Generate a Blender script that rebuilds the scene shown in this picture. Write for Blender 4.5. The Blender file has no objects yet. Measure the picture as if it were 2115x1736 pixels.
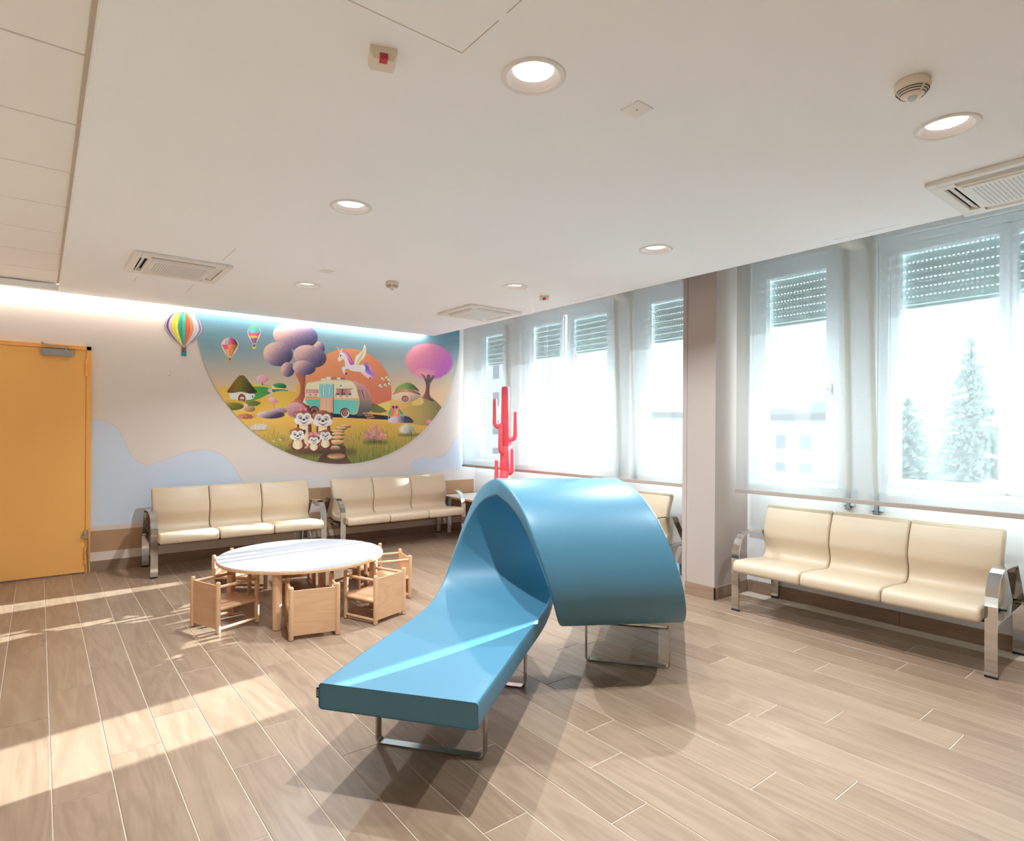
import bpy, bmesh, math, random
import numpy as np
from mathutils import Vector, Matrix

random.seed(7)
PI = math.pi
C = bpy.context.scene.collection
SC = bpy.context.scene

# ---------------------------------------------------------------- camera
cam_d = bpy.data.cameras.new('camera')
cam_d.sensor_fit = 'HORIZONTAL'; cam_d.sensor_width = 36.0
cam_d.lens = 36.0 * 1241.4 / 2115.0
cam_d.shift_y = (886.0 - 868.0) / 2115.0
cam_d.clip_start = 0.05; cam_d.clip_end = 500
cam = bpy.data.objects.new('camera', cam_d); C.objects.link(cam)
cam.location = (0, 0, 1.34)
cam.rotation_euler = (Matrix.Rotation(-math.radians(38.1976), 3, 'Z') @ Matrix.Rotation(PI/2, 3, 'X') @ Matrix.Rotation(math.radians(0.35), 3, 'Z')).to_euler()
SC.camera = cam

# ---------------------------------------------------------------- world, sun, exposure
SKY = (0.82, 0.91, 1.0); SKY_STRENGTH = 1.12
SUN_STRENGTH = 34.0
SUN_DIR = Vector((-1.0, -0.120, -0.268)).normalized()     # direction the sunlight travels
w = bpy.data.worlds.new('sky'); SC.world = w; w.use_nodes = True
bg = w.node_tree.nodes['Background']; bg.inputs[0].default_value = (*SKY, 1); bg.inputs[1].default_value = SKY_STRENGTH
sd = bpy.data.lights.new('sun', 'SUN'); sd.energy = SUN_STRENGTH; sd.angle = math.radians(0.55); sd.color = (0.82, 0.915, 1.0)
sun = bpy.data.objects.new('sun', sd); C.objects.link(sun)
sun.rotation_euler = SUN_DIR.to_track_quat('-Z', 'Y').to_euler(); sun.location = (12, 4, 6)
DOWNLIGHT_W = 13.2
COVE_STRENGTH = 32.0
SC.view_settings.view_transform = 'Standard'; SC.view_settings.look = 'None'
SC.view_settings.exposure = 1.42; SC.view_settings.gamma = 1.0; SC.view_settings.use_curve_mapping = False
SC.cycles.max_bounces = 12; SC.cycles.diffuse_bounces = 6; SC.cycles.glossy_bounces = 4
SC.cycles.transparent_max_bounces = 24; SC.cycles.transmission_bounces = 6
SC.cycles.caustics_reflective = False; SC.cycles.caustics_refractive = False
SC.cycles.sample_clamp_indirect = 6.0
SC.cycles.use_denoising = True

# room numbers (metres)
XW, YB = 4.68, 6.75                # window wall, mural wall
ZC = 2.525                         # plasterboard ceiling
ZT = 2.80                          # upper soffit
XE, YE = 3.96, 6.655               # edges of the floating ceiling

# ---------------------------------------------------------------- material helpers
def lin(c):
    return tuple(((v/255.0)/12.92 if v/255.0 <= 0.04045 else ((v/255.0+0.055)/1.055)**2.4) for v in c)
def mat(name, srgb, rough=0.5, metal=0.0, var=0.0, scale=8.0, bump=0.0, bscale=200.0, spec=0.5, coat=0.0, stretch=None):
    m = bpy.data.materials.new(name); m.use_nodes = True
    nt = m.node_tree; b = nt.nodes['Principled BSDF']
    c = lin(srgb)
    b.inputs['Base Color'].default_value = (*c, 1); b.inputs['Roughness'].default_value = rough
    b.inputs['Metallic'].default_value = metal; b.inputs['Specular IOR Level'].default_value = spec
    b.inputs['Coat Weight'].default_value = coat
    tc = nt.nodes.new('ShaderNodeTexCoord')
    src = tc.outputs['Object']
    if stretch:
        mp = nt.nodes.new('ShaderNodeMapping'); mp.inputs['Scale'].default_value = stretch
        nt.links.new(src, mp.inputs[0]); src = mp.outputs[0]
    if var > 0:
        n = nt.nodes.new('ShaderNodeTexNoise'); n.inputs['Scale'].default_value = scale; n.inputs['Detail'].default_value = 4
        nt.links.new(src, n.inputs['Vector'])
        r = nt.nodes.new('ShaderNodeMix'); r.data_type = 'RGBA'
        r.inputs[6].default_value = (*[v*(1-var) for v in c], 1); r.inputs[7].default_value = (*[min(1, v*(1+var)) for v in c], 1)
        nt.links.new(n.outputs[0], r.inputs[0]); nt.links.new(r.outputs[2], b.inputs['Base Color'])
    if bump > 0:
        n2 = nt.nodes.new('ShaderNodeTexNoise'); n2.inputs['Scale'].default_value = bscale; n2.inputs['Detail'].default_value = 2
        nt.links.new(src, n2.inputs['Vector'])
        bp = nt.nodes.new('ShaderNodeBump'); bp.inputs['Strength'].default_value = bump; bp.inputs['Distance'].default_value = 0.002
        nt.links.new(n2.outputs[0], bp.inputs['Height']); nt.links.new(bp.outputs[0], b.inputs['Normal'])
    return m
def emit(name, col, strength):
    m = bpy.data.materials.new(name); m.use_nodes = True; nt = m.node_tree; nt.nodes.clear()
    o = nt.nodes.new('ShaderNodeOutputMaterial'); e = nt.nodes.new('ShaderNodeEmission')
    e.inputs[0].default_value = (*col, 1); e.inputs[1].default_value = strength
    nt.links.new(e.outputs[0], o.inputs[0]); return m
def wood(name, c1, c2, axis, freq=26.0, rough=0.45, random_amt=0.0, warp=0.35, fine=0.5):
    """long-grained timber; axis = index of the grain direction in object space"""
    m = bpy.data.materials.new(name); m.use_nodes = True; nt = m.node_tree; L = nt.links
    b = nt.nodes['Principled BSDF']; b.inputs['Roughness'].default_value = rough
    tc = nt.nodes.new('ShaderNodeTexCoord'); oi = nt.nodes.new('ShaderNodeObjectInfo')
    off = nt.nodes.new('ShaderNodeVectorMath'); off.operation = 'SCALE'; off.inputs[3].default_value = 37.0
    cmb = nt.nodes.new('ShaderNodeCombineXYZ')
    for i in range(3): L.new(oi.outputs['Random'], cmb.inputs[i])
    L.new(cmb.outputs[0], off.inputs[0])
    add = nt.nodes.new('ShaderNodeVectorMath'); add.operation = 'ADD'
    L.new(tc.outputs['Object'], add.inputs[0]); L.new(off.outputs[0], add.inputs[1])
    mp = nt.nodes.new('ShaderNodeMapping'); s = [1.0, 1.0, 1.0]; s[axis] = 0.10
    mp.inputs['Scale'].default_value = s; L.new(add.outputs[0], mp.inputs[0])
    n1 = nt.nodes.new('ShaderNodeTexNoise'); n1.inputs['Scale'].default_value = freq*0.35; n1.inputs['Detail'].default_value = 3; n1.inputs['Distortion'].default_value = warp*3
    L.new(mp.outputs[0], n1.inputs['Vector'])
    n2 = nt.nodes.new('ShaderNodeTexNoise'); n2.inputs['Scale'].default_value = freq*3.2; n2.inputs['Detail'].default_value = 5; n2.inputs['Distortion'].default_value = warp
    L.new(mp.outputs[0], n2.inputs['Vector'])
    # growth rings: bands of the low noise
    mul = nt.nodes.new('ShaderNodeMath'); mul.operation = 'MULTIPLY'; mul.inputs[1].default_value = 7.0
    L.new(n1.outputs[0], mul.inputs[0])
    fr = nt.nodes.new('ShaderNodeMath'); fr.operation = 'PINGPONG'; fr.inputs[1].default_value = 0.5
    L.new(mul.outputs[0], fr.inputs[0])
    a = nt.nodes.new('ShaderNodeMath'); a.operation = 'MULTIPLY_ADD'; a.inputs[1].default_value = 0.7
    L.new(fr.outputs[0], a.inputs[0])
    f2 = nt.nodes.new('ShaderNodeMath'); f2.operation = 'MULTIPLY'; f2.inputs[1].default_value = fine
    L.new(n2.outputs[0], f2.inputs[0]); L.new(f2.outputs[0], a.inputs[2])
    f3 = nt.nodes.new('ShaderNodeMath'); f3.operation = 'MULTIPLY_ADD'; f3.inputs[1].default_value = random_amt
    f4 = nt.nodes.new('ShaderNodeMath'); f4.operation = 'SUBTRACT'; f4.inputs[1].default_value = 0.5
    L.new(oi.outputs['Random'], f4.inputs[0]); L.new(f4.outputs[0], f3.inputs[0]); L.new(a.outputs[0], f3.inputs[2])
    mx = nt.nodes.new('ShaderNodeMix'); mx.data_type = 'RGBA'; mx.clamp_factor = True
    mx.inputs[6].default_value = (*lin(c1), 1); mx.inputs[7].default_value = (*lin(c2), 1)
    L.new(f3.outputs[0], mx.inputs[0]); L.new(mx.outputs[2], b.inputs['Base Color'])
    return m
def attr_mat(name, rough=0.6):
    m = bpy.data.materials.new(name); m.use_nodes = True; nt = m.node_tree
    b = nt.nodes['Principled BSDF']; b.inputs['Roughness'].default_value = rough; b.inputs['Specular IOR Level'].default_value = 0.25
    a = nt.nodes.new('ShaderNodeVertexColor'); a.layer_name = 'print'
    nt.links.new(a.outputs[0], b.inputs['Base Color']); return m
def sheer(name, t, dcol, trans):
    m = bpy.data.materials.new(name); m.use_nodes = True; nt = m.node_tree; nt.nodes.clear(); L = nt.links
    o = nt.nodes.new('ShaderNodeOutputMaterial'); tr = nt.nodes.new('ShaderNodeBsdfTransparent')
    d = nt.nodes.new('ShaderNodeBsdfDiffuse'); tl = nt.nodes.new('ShaderNodeBsdfTranslucent')
    d.inputs[0].default_value = (*dcol, 1); tl.inputs[0].default_value = (*dcol, 1)
    m1 = nt.nodes.new('ShaderNodeMixShader'); m2 = nt.nodes.new('ShaderNodeMixShader')
    m1.inputs[0].default_value = trans; L.new(d.outputs[0], m1.inputs[1]); L.new(tl.outputs[0], m1.inputs[2])
    tc = nt.nodes.new('ShaderNodeTexCoord'); n = nt.nodes.new('ShaderNodeTexNoise'); n.inputs['Scale'].default_value = 60
    L.new(tc.outputs['Object'], n.inputs['Vector'])
    mr = nt.nodes.new('ShaderNodeMapRange'); mr.inputs[3].default_value = t-0.02; mr.inputs[4].default_value = t+0.02
    L.new(n.outputs[0], mr.inputs[0]); L.new(mr.outputs[0], m2.inputs[0])
    L.new(m1.outputs[0], m2.inputs[1]); L.new(tr.outputs[0], m2.inputs[2]); L.new(m2.outputs[0], o.inputs[0]); return m
def glass(name):
    m = bpy.data.materials.new(name); m.use_nodes = True; nt = m.node_tree; nt.nodes.clear(); L = nt.links
    o = nt.nodes.new('ShaderNodeOutputMaterial'); tr = nt.nodes.new('ShaderNodeBsdfTransparent'); g = nt.nodes.new('ShaderNodeBsdfGlossy')
    tr.inputs[0].default_value = (0.93, 0.97, 0.96, 1); g.inputs['Roughness'].default_value = 0.02
    lw = nt.nodes.new('ShaderNodeLayerWeight'); pw = nt.nodes.new('ShaderNodeMath'); pw.operation = 'POWER'; pw.inputs[1].default_value = 5.0
    f = nt.nodes.new('ShaderNodeMath'); f.operation = 'MULTIPLY_ADD'; f.inputs[1].default_value = .9; f.inputs[2].default_value = .035
    L.new(lw.outputs['Facing'], pw.inputs[0]); L.new(pw.outputs[0], f.inputs[0])
    mx = nt.nodes.new('ShaderNodeMixShader'); L.new(f.outputs[0], mx.inputs[0]); L.new(tr.outputs[0], mx.inputs[1]); L.new(g.outputs[0], mx.inputs[2])
    L.new(mx.outputs[0], o.inputs[0]); return m

M = dict(
    beige=mat('beige_wall_paint', (230, 220, 212), .85, var=.025, scale=1.2),
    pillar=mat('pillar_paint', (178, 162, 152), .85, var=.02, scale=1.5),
    white=mat('white_wall_paint', (228, 224, 220), .85, var=.015, scale=2),
    blue_paint=mat('pale_blue_wall_paint', (212, 224, 240), .85, var=.02, scale=1.5),
    outline=mat('cream_outline_paint', (222, 214, 205), .85, var=.02),
    brown=mat('brown_wall_paint', (182, 146, 112), .8, var=.03, scale=3),
    cream=mat('cream_wall_paint', (226, 210, 196), .85, var=.02),
    ceil=mat('ceiling_paint', (246, 246, 246), .9, var=.012, scale=1.0),
    panel=mat('ceiling_panel_coating', (242, 240, 238), .6, var=.012, scale=2),
    trimm=mat('ceiling_trim_coating', (196, 182, 166), .55, var=.02),
    dark=mat('dark_gap', (40, 32, 26), .9, var=.1),
    grout=mat('cream_grout', (208, 188, 167), .9, var=.05, scale=30),
    skirt=wood('wood_effect_skirting', (128, 103, 84), (166, 137, 113), 0, 22, .5, .1),
    skirt_y=wood('wood_effect_skirting_side', (128, 103, 84), (166, 137, 113), 1, 22, .5, .1),
    tile=wood('wood_effect_porcelain', (126, 101, 80), (164, 139, 116), 1, 15, .36, .34, .42, .5),
    orange=mat('orange_door_paint', (252, 190, 106), .42, var=.03, scale=1.5),
    orange_edge=mat('orange_frame_paint', (252, 184, 96), .4, var=.03),
    alu=mat('satin_aluminium', (178, 180, 184), .32, 1.0, var=.04),
    chrome=mat('polished_chrome', (205, 203, 200), .07, 1.0, var=.02),
    steel=mat('brushed_steel', (190, 185, 180), .16, 1.0, var=.03),
    black=mat('black_rubber', (22, 22, 24), .6, var=.1),
    vinyl=mat('cream_upholstery_vinyl', (202, 181, 153), .42, var=.02, scale=3, bump=.12, bscale=420),
    teal=mat('blue_upholstery_vinyl', (72, 121, 142), .42, var=.02, scale=2.5, bump=.10, bscale=380),
    teal_pipe=mat('blue_piping_vinyl', (56, 104, 122), .5, var=.03),
    beech=wood('beech_lacquer', (202, 156, 118), (222, 184, 145), 2, 20, .42, .25, .3, .4),
    beech_x=wood('beech_lacquer_across', (198, 152, 114), (218, 178, 139), 1, 20, .42, .25, .5, .4),
    beech_seat=wood('beech_seat_lacquer', (198, 152, 114), (218, 178, 139), 0, 20, .42, .25, .5, .4),
    laminate=mat('white_laminate', (158, 158, 164), .32, var=.008),
    red=mat('red_foam_skin', (246, 92, 104), .45, var=.03, scale=5),
    upvc=mat('white_window_frame', (232, 236, 238), .4, var=.01),
    shutter=mat('grey_green_shutter_slat', (186, 200, 200), .55, var=.02),
    strap=mat('beige_shutter_strap', (196, 184, 160), .7, var=.05, scale=40),
    clear=mat('clear_plastic_clip', (196, 206, 210), .2, var=.03),
    bar=mat('taupe_bar_coating', (176, 162, 150), .5, var=.03),
    plastic=mat('white_plastic', (232, 226, 218), .45, var=.01),
    cream_plastic=mat('cream_plastic', (226, 212, 192), .45, var=.015),
    redlens=mat('red_indicator_lens', (180, 16, 18), .15, var=.1, coat=.5),
    reflector=mat('lamp_reflector', (206, 196, 190), .6, var=.01),
    concrete=mat('pale_facade', (234, 236, 240), .9, var=.08, scale=.6),  # near-white because outdoor haze is put into the colour
    concrete2=mat('teal_facade', (212, 230, 230), .9, var=.08, scale=.6),  # teal lightened, distance haze is put into the colour
    facade_glass=mat('dark_facade_glass', (150, 160, 170), .2, var=.1),
    roofm=mat('grey_roof', (150, 146, 146), .9, var=.1),
    needles=mat('conifer_needles', (168, 184, 180), .9, var=.3, scale=3),  # dark needles paled, glare and haze are put into their colour
    leaves=mat('dull_green_leaves', (118, 134, 118), .9, var=.3, scale=3),
    bark=mat('grey_brown_bark', (110, 98, 88), .9, var=.25, scale=10),
    ground=mat('asphalt_yard', (186, 186, 186), .95, var=.1, scale=.4),
)
M['glass'] = glass('window_glass')
M['sheer'] = sheer('sheer_screen_fabric', .43, (.42, .435, .44), .032)
M['print'] = attr_mat('printed_wall_film')
M['lamp'] = emit('lamp_glow', (1.0, .97, .94), 1.3)
M['led_warm'] = emit('led_strip_warm', (1.0, .90, .82), COVE_STRENGTH)

# ---------------------------------------------------------------- mesh helpers
class MB:
    def __init__(s): s.v = []; s.f = []; s.smooth = []
    def add(s, vs, fs, smooth=False):
        o = len(s.v); s.v += [tuple(p) for p in vs]; s.f += [tuple(i+o for i in f) for f in fs]; s.smooth += [smooth]*len(fs); return s
    def box(s, x0, y0, z0, x1, y1, z1, ch=0.0):
        if ch <= 0:
            v = [(x, y, z) for z in (z0, z1) for y in (y0, y1) for x in (x0, x1)]
            return s.add(v, [(0, 2, 3, 1), (4, 5, 7, 6), (0, 1, 5, 4), (2, 6, 7, 3), (0, 4, 6, 2), (1, 3, 7, 5)])
        # chamfered box
        bm = bmesh.new(); bmesh.ops.create_cube(bm, size=1.0)
        for vv in bm.verts:
            vv.co = ((x0+x1)/2+vv.co.x*(x1-x0), (y0+y1)/2+vv.co.y*(y1-y0), (z0+z1)/2+vv.co.z*(z1-z0))
        bmesh.ops.bevel(bm, geom=list(bm.edges), offset=ch, segments=2, profile=.6, affect='EDGES')
        bm.verts.index_update()
        s.add([vv.co[:] for vv in bm.verts], [[x.index for x in f.verts] for f in bm.faces]); bm.free(); return s
    def tube(s, pts, r, n=12, cap=True, smooth=True):
        """round tube along pts; r a number or a list"""
        P = [Vector(p) for p in pts]; R = r if isinstance(r, (list, tuple)) else [r]*len(P)
        rings = []; up = None
        for i, p in enumerate(P):
            a = P[max(i-1, 0)]; b = P[min(i+1, len(P)-1)]; t = (b-a).normalized()
            if up is None:
                up = Vector((0, 0, 1)) if abs(t.z) < .9 else Vector((1, 0, 0))
            x = t.cross(up)
            if x.length < 1e-6: x = t.orthogonal()
            x.normalize(); y = x.cross(t).normalized(); up = y
            rings.append([p + (x*math.cos(2*PI*k/n) + y*math.sin(2*PI*k/n))*R[i] for k in range(n)])
        vs = [q for rg in rings for q in rg]; fs = []
        for i in range(len(P)-1):
            for k in range(n):
                fs.append((i*n+k, i*n+(k+1) % n, (i+1)*n+(k+1) % n, (i+1)*n+k))
        s.add(vs, fs, smooth)
        if cap:
            s.add(rings[0], [tuple(range(n-1, -1, -1))]); s.add(rings[-1], [tuple(range(n))])
        return s
    def lathe(s, prof, cx=0, cy=0, n=28, smooth=True):
        """prof: (r, z) list revolved about z"""
        vs = []; fs = []; m = len(prof)
        for k in range(n):
            a = 2*PI*k/n
            vs += [(cx+r*math.cos(a), cy+r*math.sin(a), z) for r, z in prof]
        for k in range(n):
            for i in range(m-1):
                a, b = k*m+i, ((k+1) % n)*m+i
                fs.append((a, b, b+1, a+1))
        return s.add(vs, fs, smooth)
    def strip(s, path, nrm_w, width, th):
        """flat bar: path of points, nrm_w = width axis, thickness th"""
        P = [Vector(p) for p in path]; wv = Vector(nrm_w).normalized(); vs = []; fs = []
        for i, p in enumerate(P):
            a = P[max(i-1, 0)]; b = P[min(i+1, len(P)-1)]; t = (b-a).normalized(); nn = t.cross(wv).normalized()
            k = 1.0
            if 0 < i < len(P)-1:
                t1 = (P[i]-a).normalized(); k = 1/max(.5, t1.dot(t))
            for sx, sy in ((-1, -1), (1, -1), (1, 1), (-1, 1)):
                vs.append(p + wv*(sx*width/2) + nn*(sy*th/2*k))
        for i in range(len(P)-1):
            for k in range(4):
                fs.append((i*4+k, i*4+(k+1) % 4, (i+1)*4+(k+1) % 4, (i+1)*4+k))
        n = len(P)-1
        fs += [(3, 2, 1, 0), (n*4, n*4+1, n*4+2, n*4+3)]
        return s.add(vs, fs, False)
    def mesh(s, name, m):
        me = bpy.data.meshes.new(name); me.from_pydata([tuple(v) for v in s.v], [], s.f); me.materials.append(m)
        me.polygons.foreach_set('use_smooth', s.smooth); me.validate(); me.update()
        bm = bmesh.new(); bm.from_mesh(me); bmesh.ops.recalc_face_normals(bm, faces=bm.faces); bm.to_mesh(me); bm.free()
        return me
    def build(s, name, m, parent=None):
        return obj(name, s.mesh(name, m), parent)
def obj(name, me, parent=None, loc=None, rz=0.0):
    o = bpy.data.objects.new(name, me); C.objects.link(o)
    if parent is not None: o.parent = parent
    if loc is not None: o.location = loc
    if rz: o.rotation_euler = (0, 0, rz)
    return o
def thing(name, label, cat, loc=(0, 0, 0), rz=0.0, group=None):
    o = bpy.data.objects.new(name, None); C.objects.link(o); o.empty_display_size = .05
    o.location = loc; o.rotation_euler = (0, 0, rz); o['label'] = label; o['category'] = cat
    if group: o['group'] = group
    return o
def structure(o, label=None):
    o['kind'] = 'structure'
    if label: o['label'] = label
    return o
def s_empty(name, loc=(0, 0, 0), rz=0.0):
    o = bpy.data.objects.new(name, None); C.objects.link(o); o.location = loc; o.rotation_euler = (0, 0, rz); o.empty_display_size = .05
    return structure(o)
def dup(root, loc, rz, label, group=None):
    r = root.copy(); C.objects.link(r); r.location = loc; r.rotation_euler = (0, 0, rz); r['label'] = label
    if group: r['group'] = group
    for ch in list(root.children):
        c = ch.copy(); C.objects.link(c); c.parent = r
        for g in list(ch.children):
            d = g.copy(); C.objects.link(d); d.parent = c
    return r
def smooth_all(o, ang=40):
    for p in o.data.polygons: p.use_smooth = True
    try: o.data.set_sharp_from_angle(angle=math.radians(ang))
    except Exception: pass
    return o
def catmull(P, n=8, closed=False):
    P = [tuple(p) for p in P]; out = []; N = len(P)
    rng = range(N if closed else N-1)
    for i in rng:
        g = (lambda k: P[k % N]) if closed else (lambda k: P[min(max(k, 0), N-1)])
        p0, p1, p2, p3 = g(i-1), g(i), g(i+1), g(i+2)
        for k in range(n):
            t = k/n
            out.append(tuple(.5*(2*b+(c-a)*t+(2*a-5*b+4*c-d)*t*t+(3*b-a-3*c+d)*t**3) for a, b, c, d in zip(p0, p1, p2, p3)))
    if not closed: out.append(P[-1])
    return out
def prism(poly, axis, a0, a1):
    """extrude a 2D polygon; axis 'y': poly is (x,z) from y=a0 to a1"""
    n = len(poly)
    if axis == 'y': v = [(x, a0, z) for x, z in poly] + [(x, a1, z) for x, z in poly]
    elif axis == 'x': v = [(a0, y, z) for y, z in poly] + [(a1, y, z) for y, z in poly]
    else: v = [(x, y, a0) for x, y in poly] + [(x, y, a1) for x, y in poly]
    f = [tuple(range(n)), tuple(range(2*n-1, n-1, -1))] + [(i, i+n, (i+1) % n+n, (i+1) % n) for i in range(n)]
    return v, f

# ================================================================= THE SETTING
X0R, Y0R = -3.0, -2.6              # the sides of the room behind and beside the camera
# ---- floor: screed and grout, planks laid on it one by one
fl = structure(MB().box(X0R, Y0R, -.05, XW+.05, YB+.05, -.0018).build('floor', M['grout']))
PIT, LEN, GR = .187, 1.153, .0036
joints = {-1: 3.651, 0: 3.492, 1: 3.814, 2: 4.078, 3: 3.198, 4: 3.684, 5: 2.796, 8: 2.055, 9: 1.395, 10: 1.679, 11: 1.888, 12: 1.211,
          13: .988, 14: 1.541, 16: 1.277, 17: .85, 18: 1.021, 19: 1.593, 20: 1.807, 21: 1.315, 22: 1.043, -2: 3.0, -3: 2.6, -4: 3.3}
tile_mesh = {}
def tile(x0, x1, y0, y1):
    key = (round(x1-x0, 3), round(y1-y0, 3))
    if key not in tile_mesh:
        a, b = key[0]/2-GR/2, key[1]/2-GR/2; c = .0012
        m = MB(); v = [(-a, -b, -.009), (a, -b, -.009), (a, b, -.009), (-a, b, -.009), (-a, -b, -c), (a, -b, -c), (a, b, -c), (-a, b, -c),
                       (-a+c, -b+c, 0), (a-c, -b+c, 0), (a-c, b-c, 0), (-a+c, b-c, 0)]
        m.add(v, [(0, 1, 5, 4), (1, 2, 6, 5), (2, 3, 7, 6), (3, 0, 4, 7), (4, 5, 9, 8), (5, 6, 10, 9), (6, 7, 11, 10), (7, 4, 8, 11), (8, 9, 10, 11)])
        tile_mesh[key] = m.mesh('tile', M['tile'])
    obj('tile', tile_mesh[key], fl, ((x0+x1)/2, (y0+y1)/2, 0))
for k in range(-6, 25):
    x0 = .0425+PIT*(k-1); x1 = min(x0+PIT, XW)
    j = joints.get(k, 1.0+(k*.417) % 1.15)
    y = j-LEN*math.ceil((j+.35)/LEN)
    while y < YB:
        a, b = max(y, -.4), min(y+LEN, YB)
        if b-a > .03: tile(x0, x1, a, b)
        y += LEN

# ---- mural wall with its painted bands and waves
wb = structure(MB().box(X0R, YB, 0, XW+.16, YB+.15, 2.85).build('wall_back', M['beige']))
def paint(name, poly, m, layer):
    v, f = prism(poly, 'y', YB-.0005*layer, YB+.002)
    return MB().add(v, f).build(name, m, wb)
wave = [(.372, 1.405), (.464, 1.393), (.559, 1.34), (.617, 1.244), (.668, 1.115), (.728, 1.021), (.795, .977), (.868, .975), (.971, 1.01), (1.097, 1.069),
        (1.227, 1.101), (1.36, 1.103), (1.474, 1.061), (1.568, .973), (1.625, .875), (1.673, .781), (1.74, .62)]
wv = catmull(wave, 6)
paint('painted_wave_outline', [(x+.006, z+.012) for x, z in wv]+[(1.74, .40), (.372, .40)], M['outline'], 1)
paint('painted_wave', wv+[(1.73, .41), (.372, .41)], M['blue_paint'], 2)
wave2 = catmull([(4.52, 1.40), (4.426, 1.29), (4.365, 1.213), (4.275, 1.085), (4.163, .985), (4.017, .964), (3.838, .974), (3.734, .934), (3.693, .868), (3.687, .80)], 6)
paint('painted_wave_outline', [(x-.005, z+.010) for x, z in wave2]+[(4.675, .795), (4.675, 1.44)], M['outline'], 1)
paint('painted_wave', wave2+[(4.676, .80), (4.676, 1.42)], M['blue_paint'], 2)
rect = lambda a, b, c, d: [(a, b), (c, b), (c, d), (a, d)]
paint('painted_band', rect(1.70, .40, 4.677, .798), M['white'], 3)
paint('painted_band', rect(.372, .09, 4.677, .42), M['cream'], 4)
paint('painted_band', rect(.372, .18, 4.652, .376), M['brown'], 5)
paint('painted_band', rect(2.42, .17, 4.652, .66), M['brown'], 6)
paint('painted_band', rect(2.26, .455, 2.44, .66), M['brown'], 7)
paint('painted_patch', catmull([(2.24, .40), (2.24, .63), (2.33, .60), (2.38, .53), (2.47, .46), (2.49, .40)], 5), M['blue_paint'], 8)
paint('painted_patch', rect(2.40, .385, 2.53, .455), M['cream'], 9)
# cream outline of the round picture (a crescent that thickens lower right)
ring = [(2.835+1.612*math.cos(a), 2.505+1.612*math.sin(a)) for a in np.linspace(PI, 2*PI, 72)]
paint('painted_ring', [(x, z) for x, z in ring if x < 4.6]+[(4.5, 2.7), (1.2, 2.7)], M['outline'], 1)
def baseboard(name, m, a, b, along_x, fixed):
    e = s_empty(name, ((a+b)/2, fixed, 0) if along_x else (fixed, (a+b)/2, 0)); p = a; h = (a+b)/2
    while p < b-.01:
        q = min(p+1.15, b)
        k = MB().box(p+.0012-h, -.012, 0, q-.0012-h, .001, .098, .002) if along_x else MB().box(-.012, p+.0012-h, 0, .001, q-.0012-h, .098, .002)
        obj('skirting_tile', k.mesh('skirting_tile', m), e); p = q
baseboard('baseboard_back', M['skirt'], .372, XW, True, YB)
structure(MB().box(X0R-.15, Y0R-.15, 0, X0R, YB+.15, 2.85).build('wall_left', M['white']))
structure(MB().box(X0R, Y0R-.15, 0, XW+.3, Y0R, 2.85).build('wall_front', M['white']))

# ---- window wall
WZ0, WZ1 = .90, 2.70
GZ0, GZ1 = 1.007, 2.587
# number, frame y0,y1, list of glass spans, handle y (or None)
WIN = [(1, 6.10, 6.742, [(6.215, 6.665)], None),
       (2, 4.235, 5.80, [(5.125, 5.66), (4.39, 4.945)], 5.035),
       (3, 3.22, 4.00, [(3.345, 3.845)], 3.88),
       (4, 2.015, 2.725, [(2.13, 2.612)], 2.095),
       (5, .33, 1.765, [(1.077, 1.632), (.445, .985)], 1.03)]
m = MB(); m.box(XW, Y0R, 0, XW+.16, YB+.1, WZ0); m.box(XW, Y0R, WZ1, XW+.16, YB+.1, 2.95)
ys = sorted([(a, b) for _, a, b, _, _ in WIN]); prev = Y0R
for a, b in ys:
    m.box(XW, prev, WZ0, XW+.16, a, WZ1); prev = b
m.box(XW, prev, WZ0, XW+.16, YB+.1, WZ1)
structure(m.build('wall_right', M['white']))
def ring_frame(mb, x0, x1, y0, y1, z0, z1, gy0, gy1, gz0, gz1):
    mb.box(x0, y0, z0, x1, y1, gz0, .004); mb.box(x0, y0, gz1, x1, y1, z1, .004)
    mb.box(x0, y0, gz0-.004, x1, gy0, gz1+.004, .004); mb.box(x0, gy1, gz0-.004, x1, y1, gz1+.004, .004); return mb
slat_cache = {}
def slat_mesh(width):
    key = round(width, 3)
    if key not in slat_cache:
        mb = MB(); h = width/2
        prof = [(0, 0), (.006, .004), (.009, .026), (.006, .048), (0, .052), (-.004, .048), (-.002, .026), (-.004, .004)]
        v, f = prism([(x, z) for x, z in prof], 'y', -h, h); mb.add(v, f)
        n = int(width/.026)
        for i in range(n):
            y = -h+(i+.5)*width/n
            mb.box(-.001, y-.0055, .050, .003, y+.0055, .0605)
        mb.box(-.001, -h, .050, .003, -h+.03, .0605); mb.box(-.001, h-.03, .050, .003, h, .0605)
        slat_cache[key] = mb.mesh('slat', M['shutter'])
    return slat_cache[key]
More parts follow.
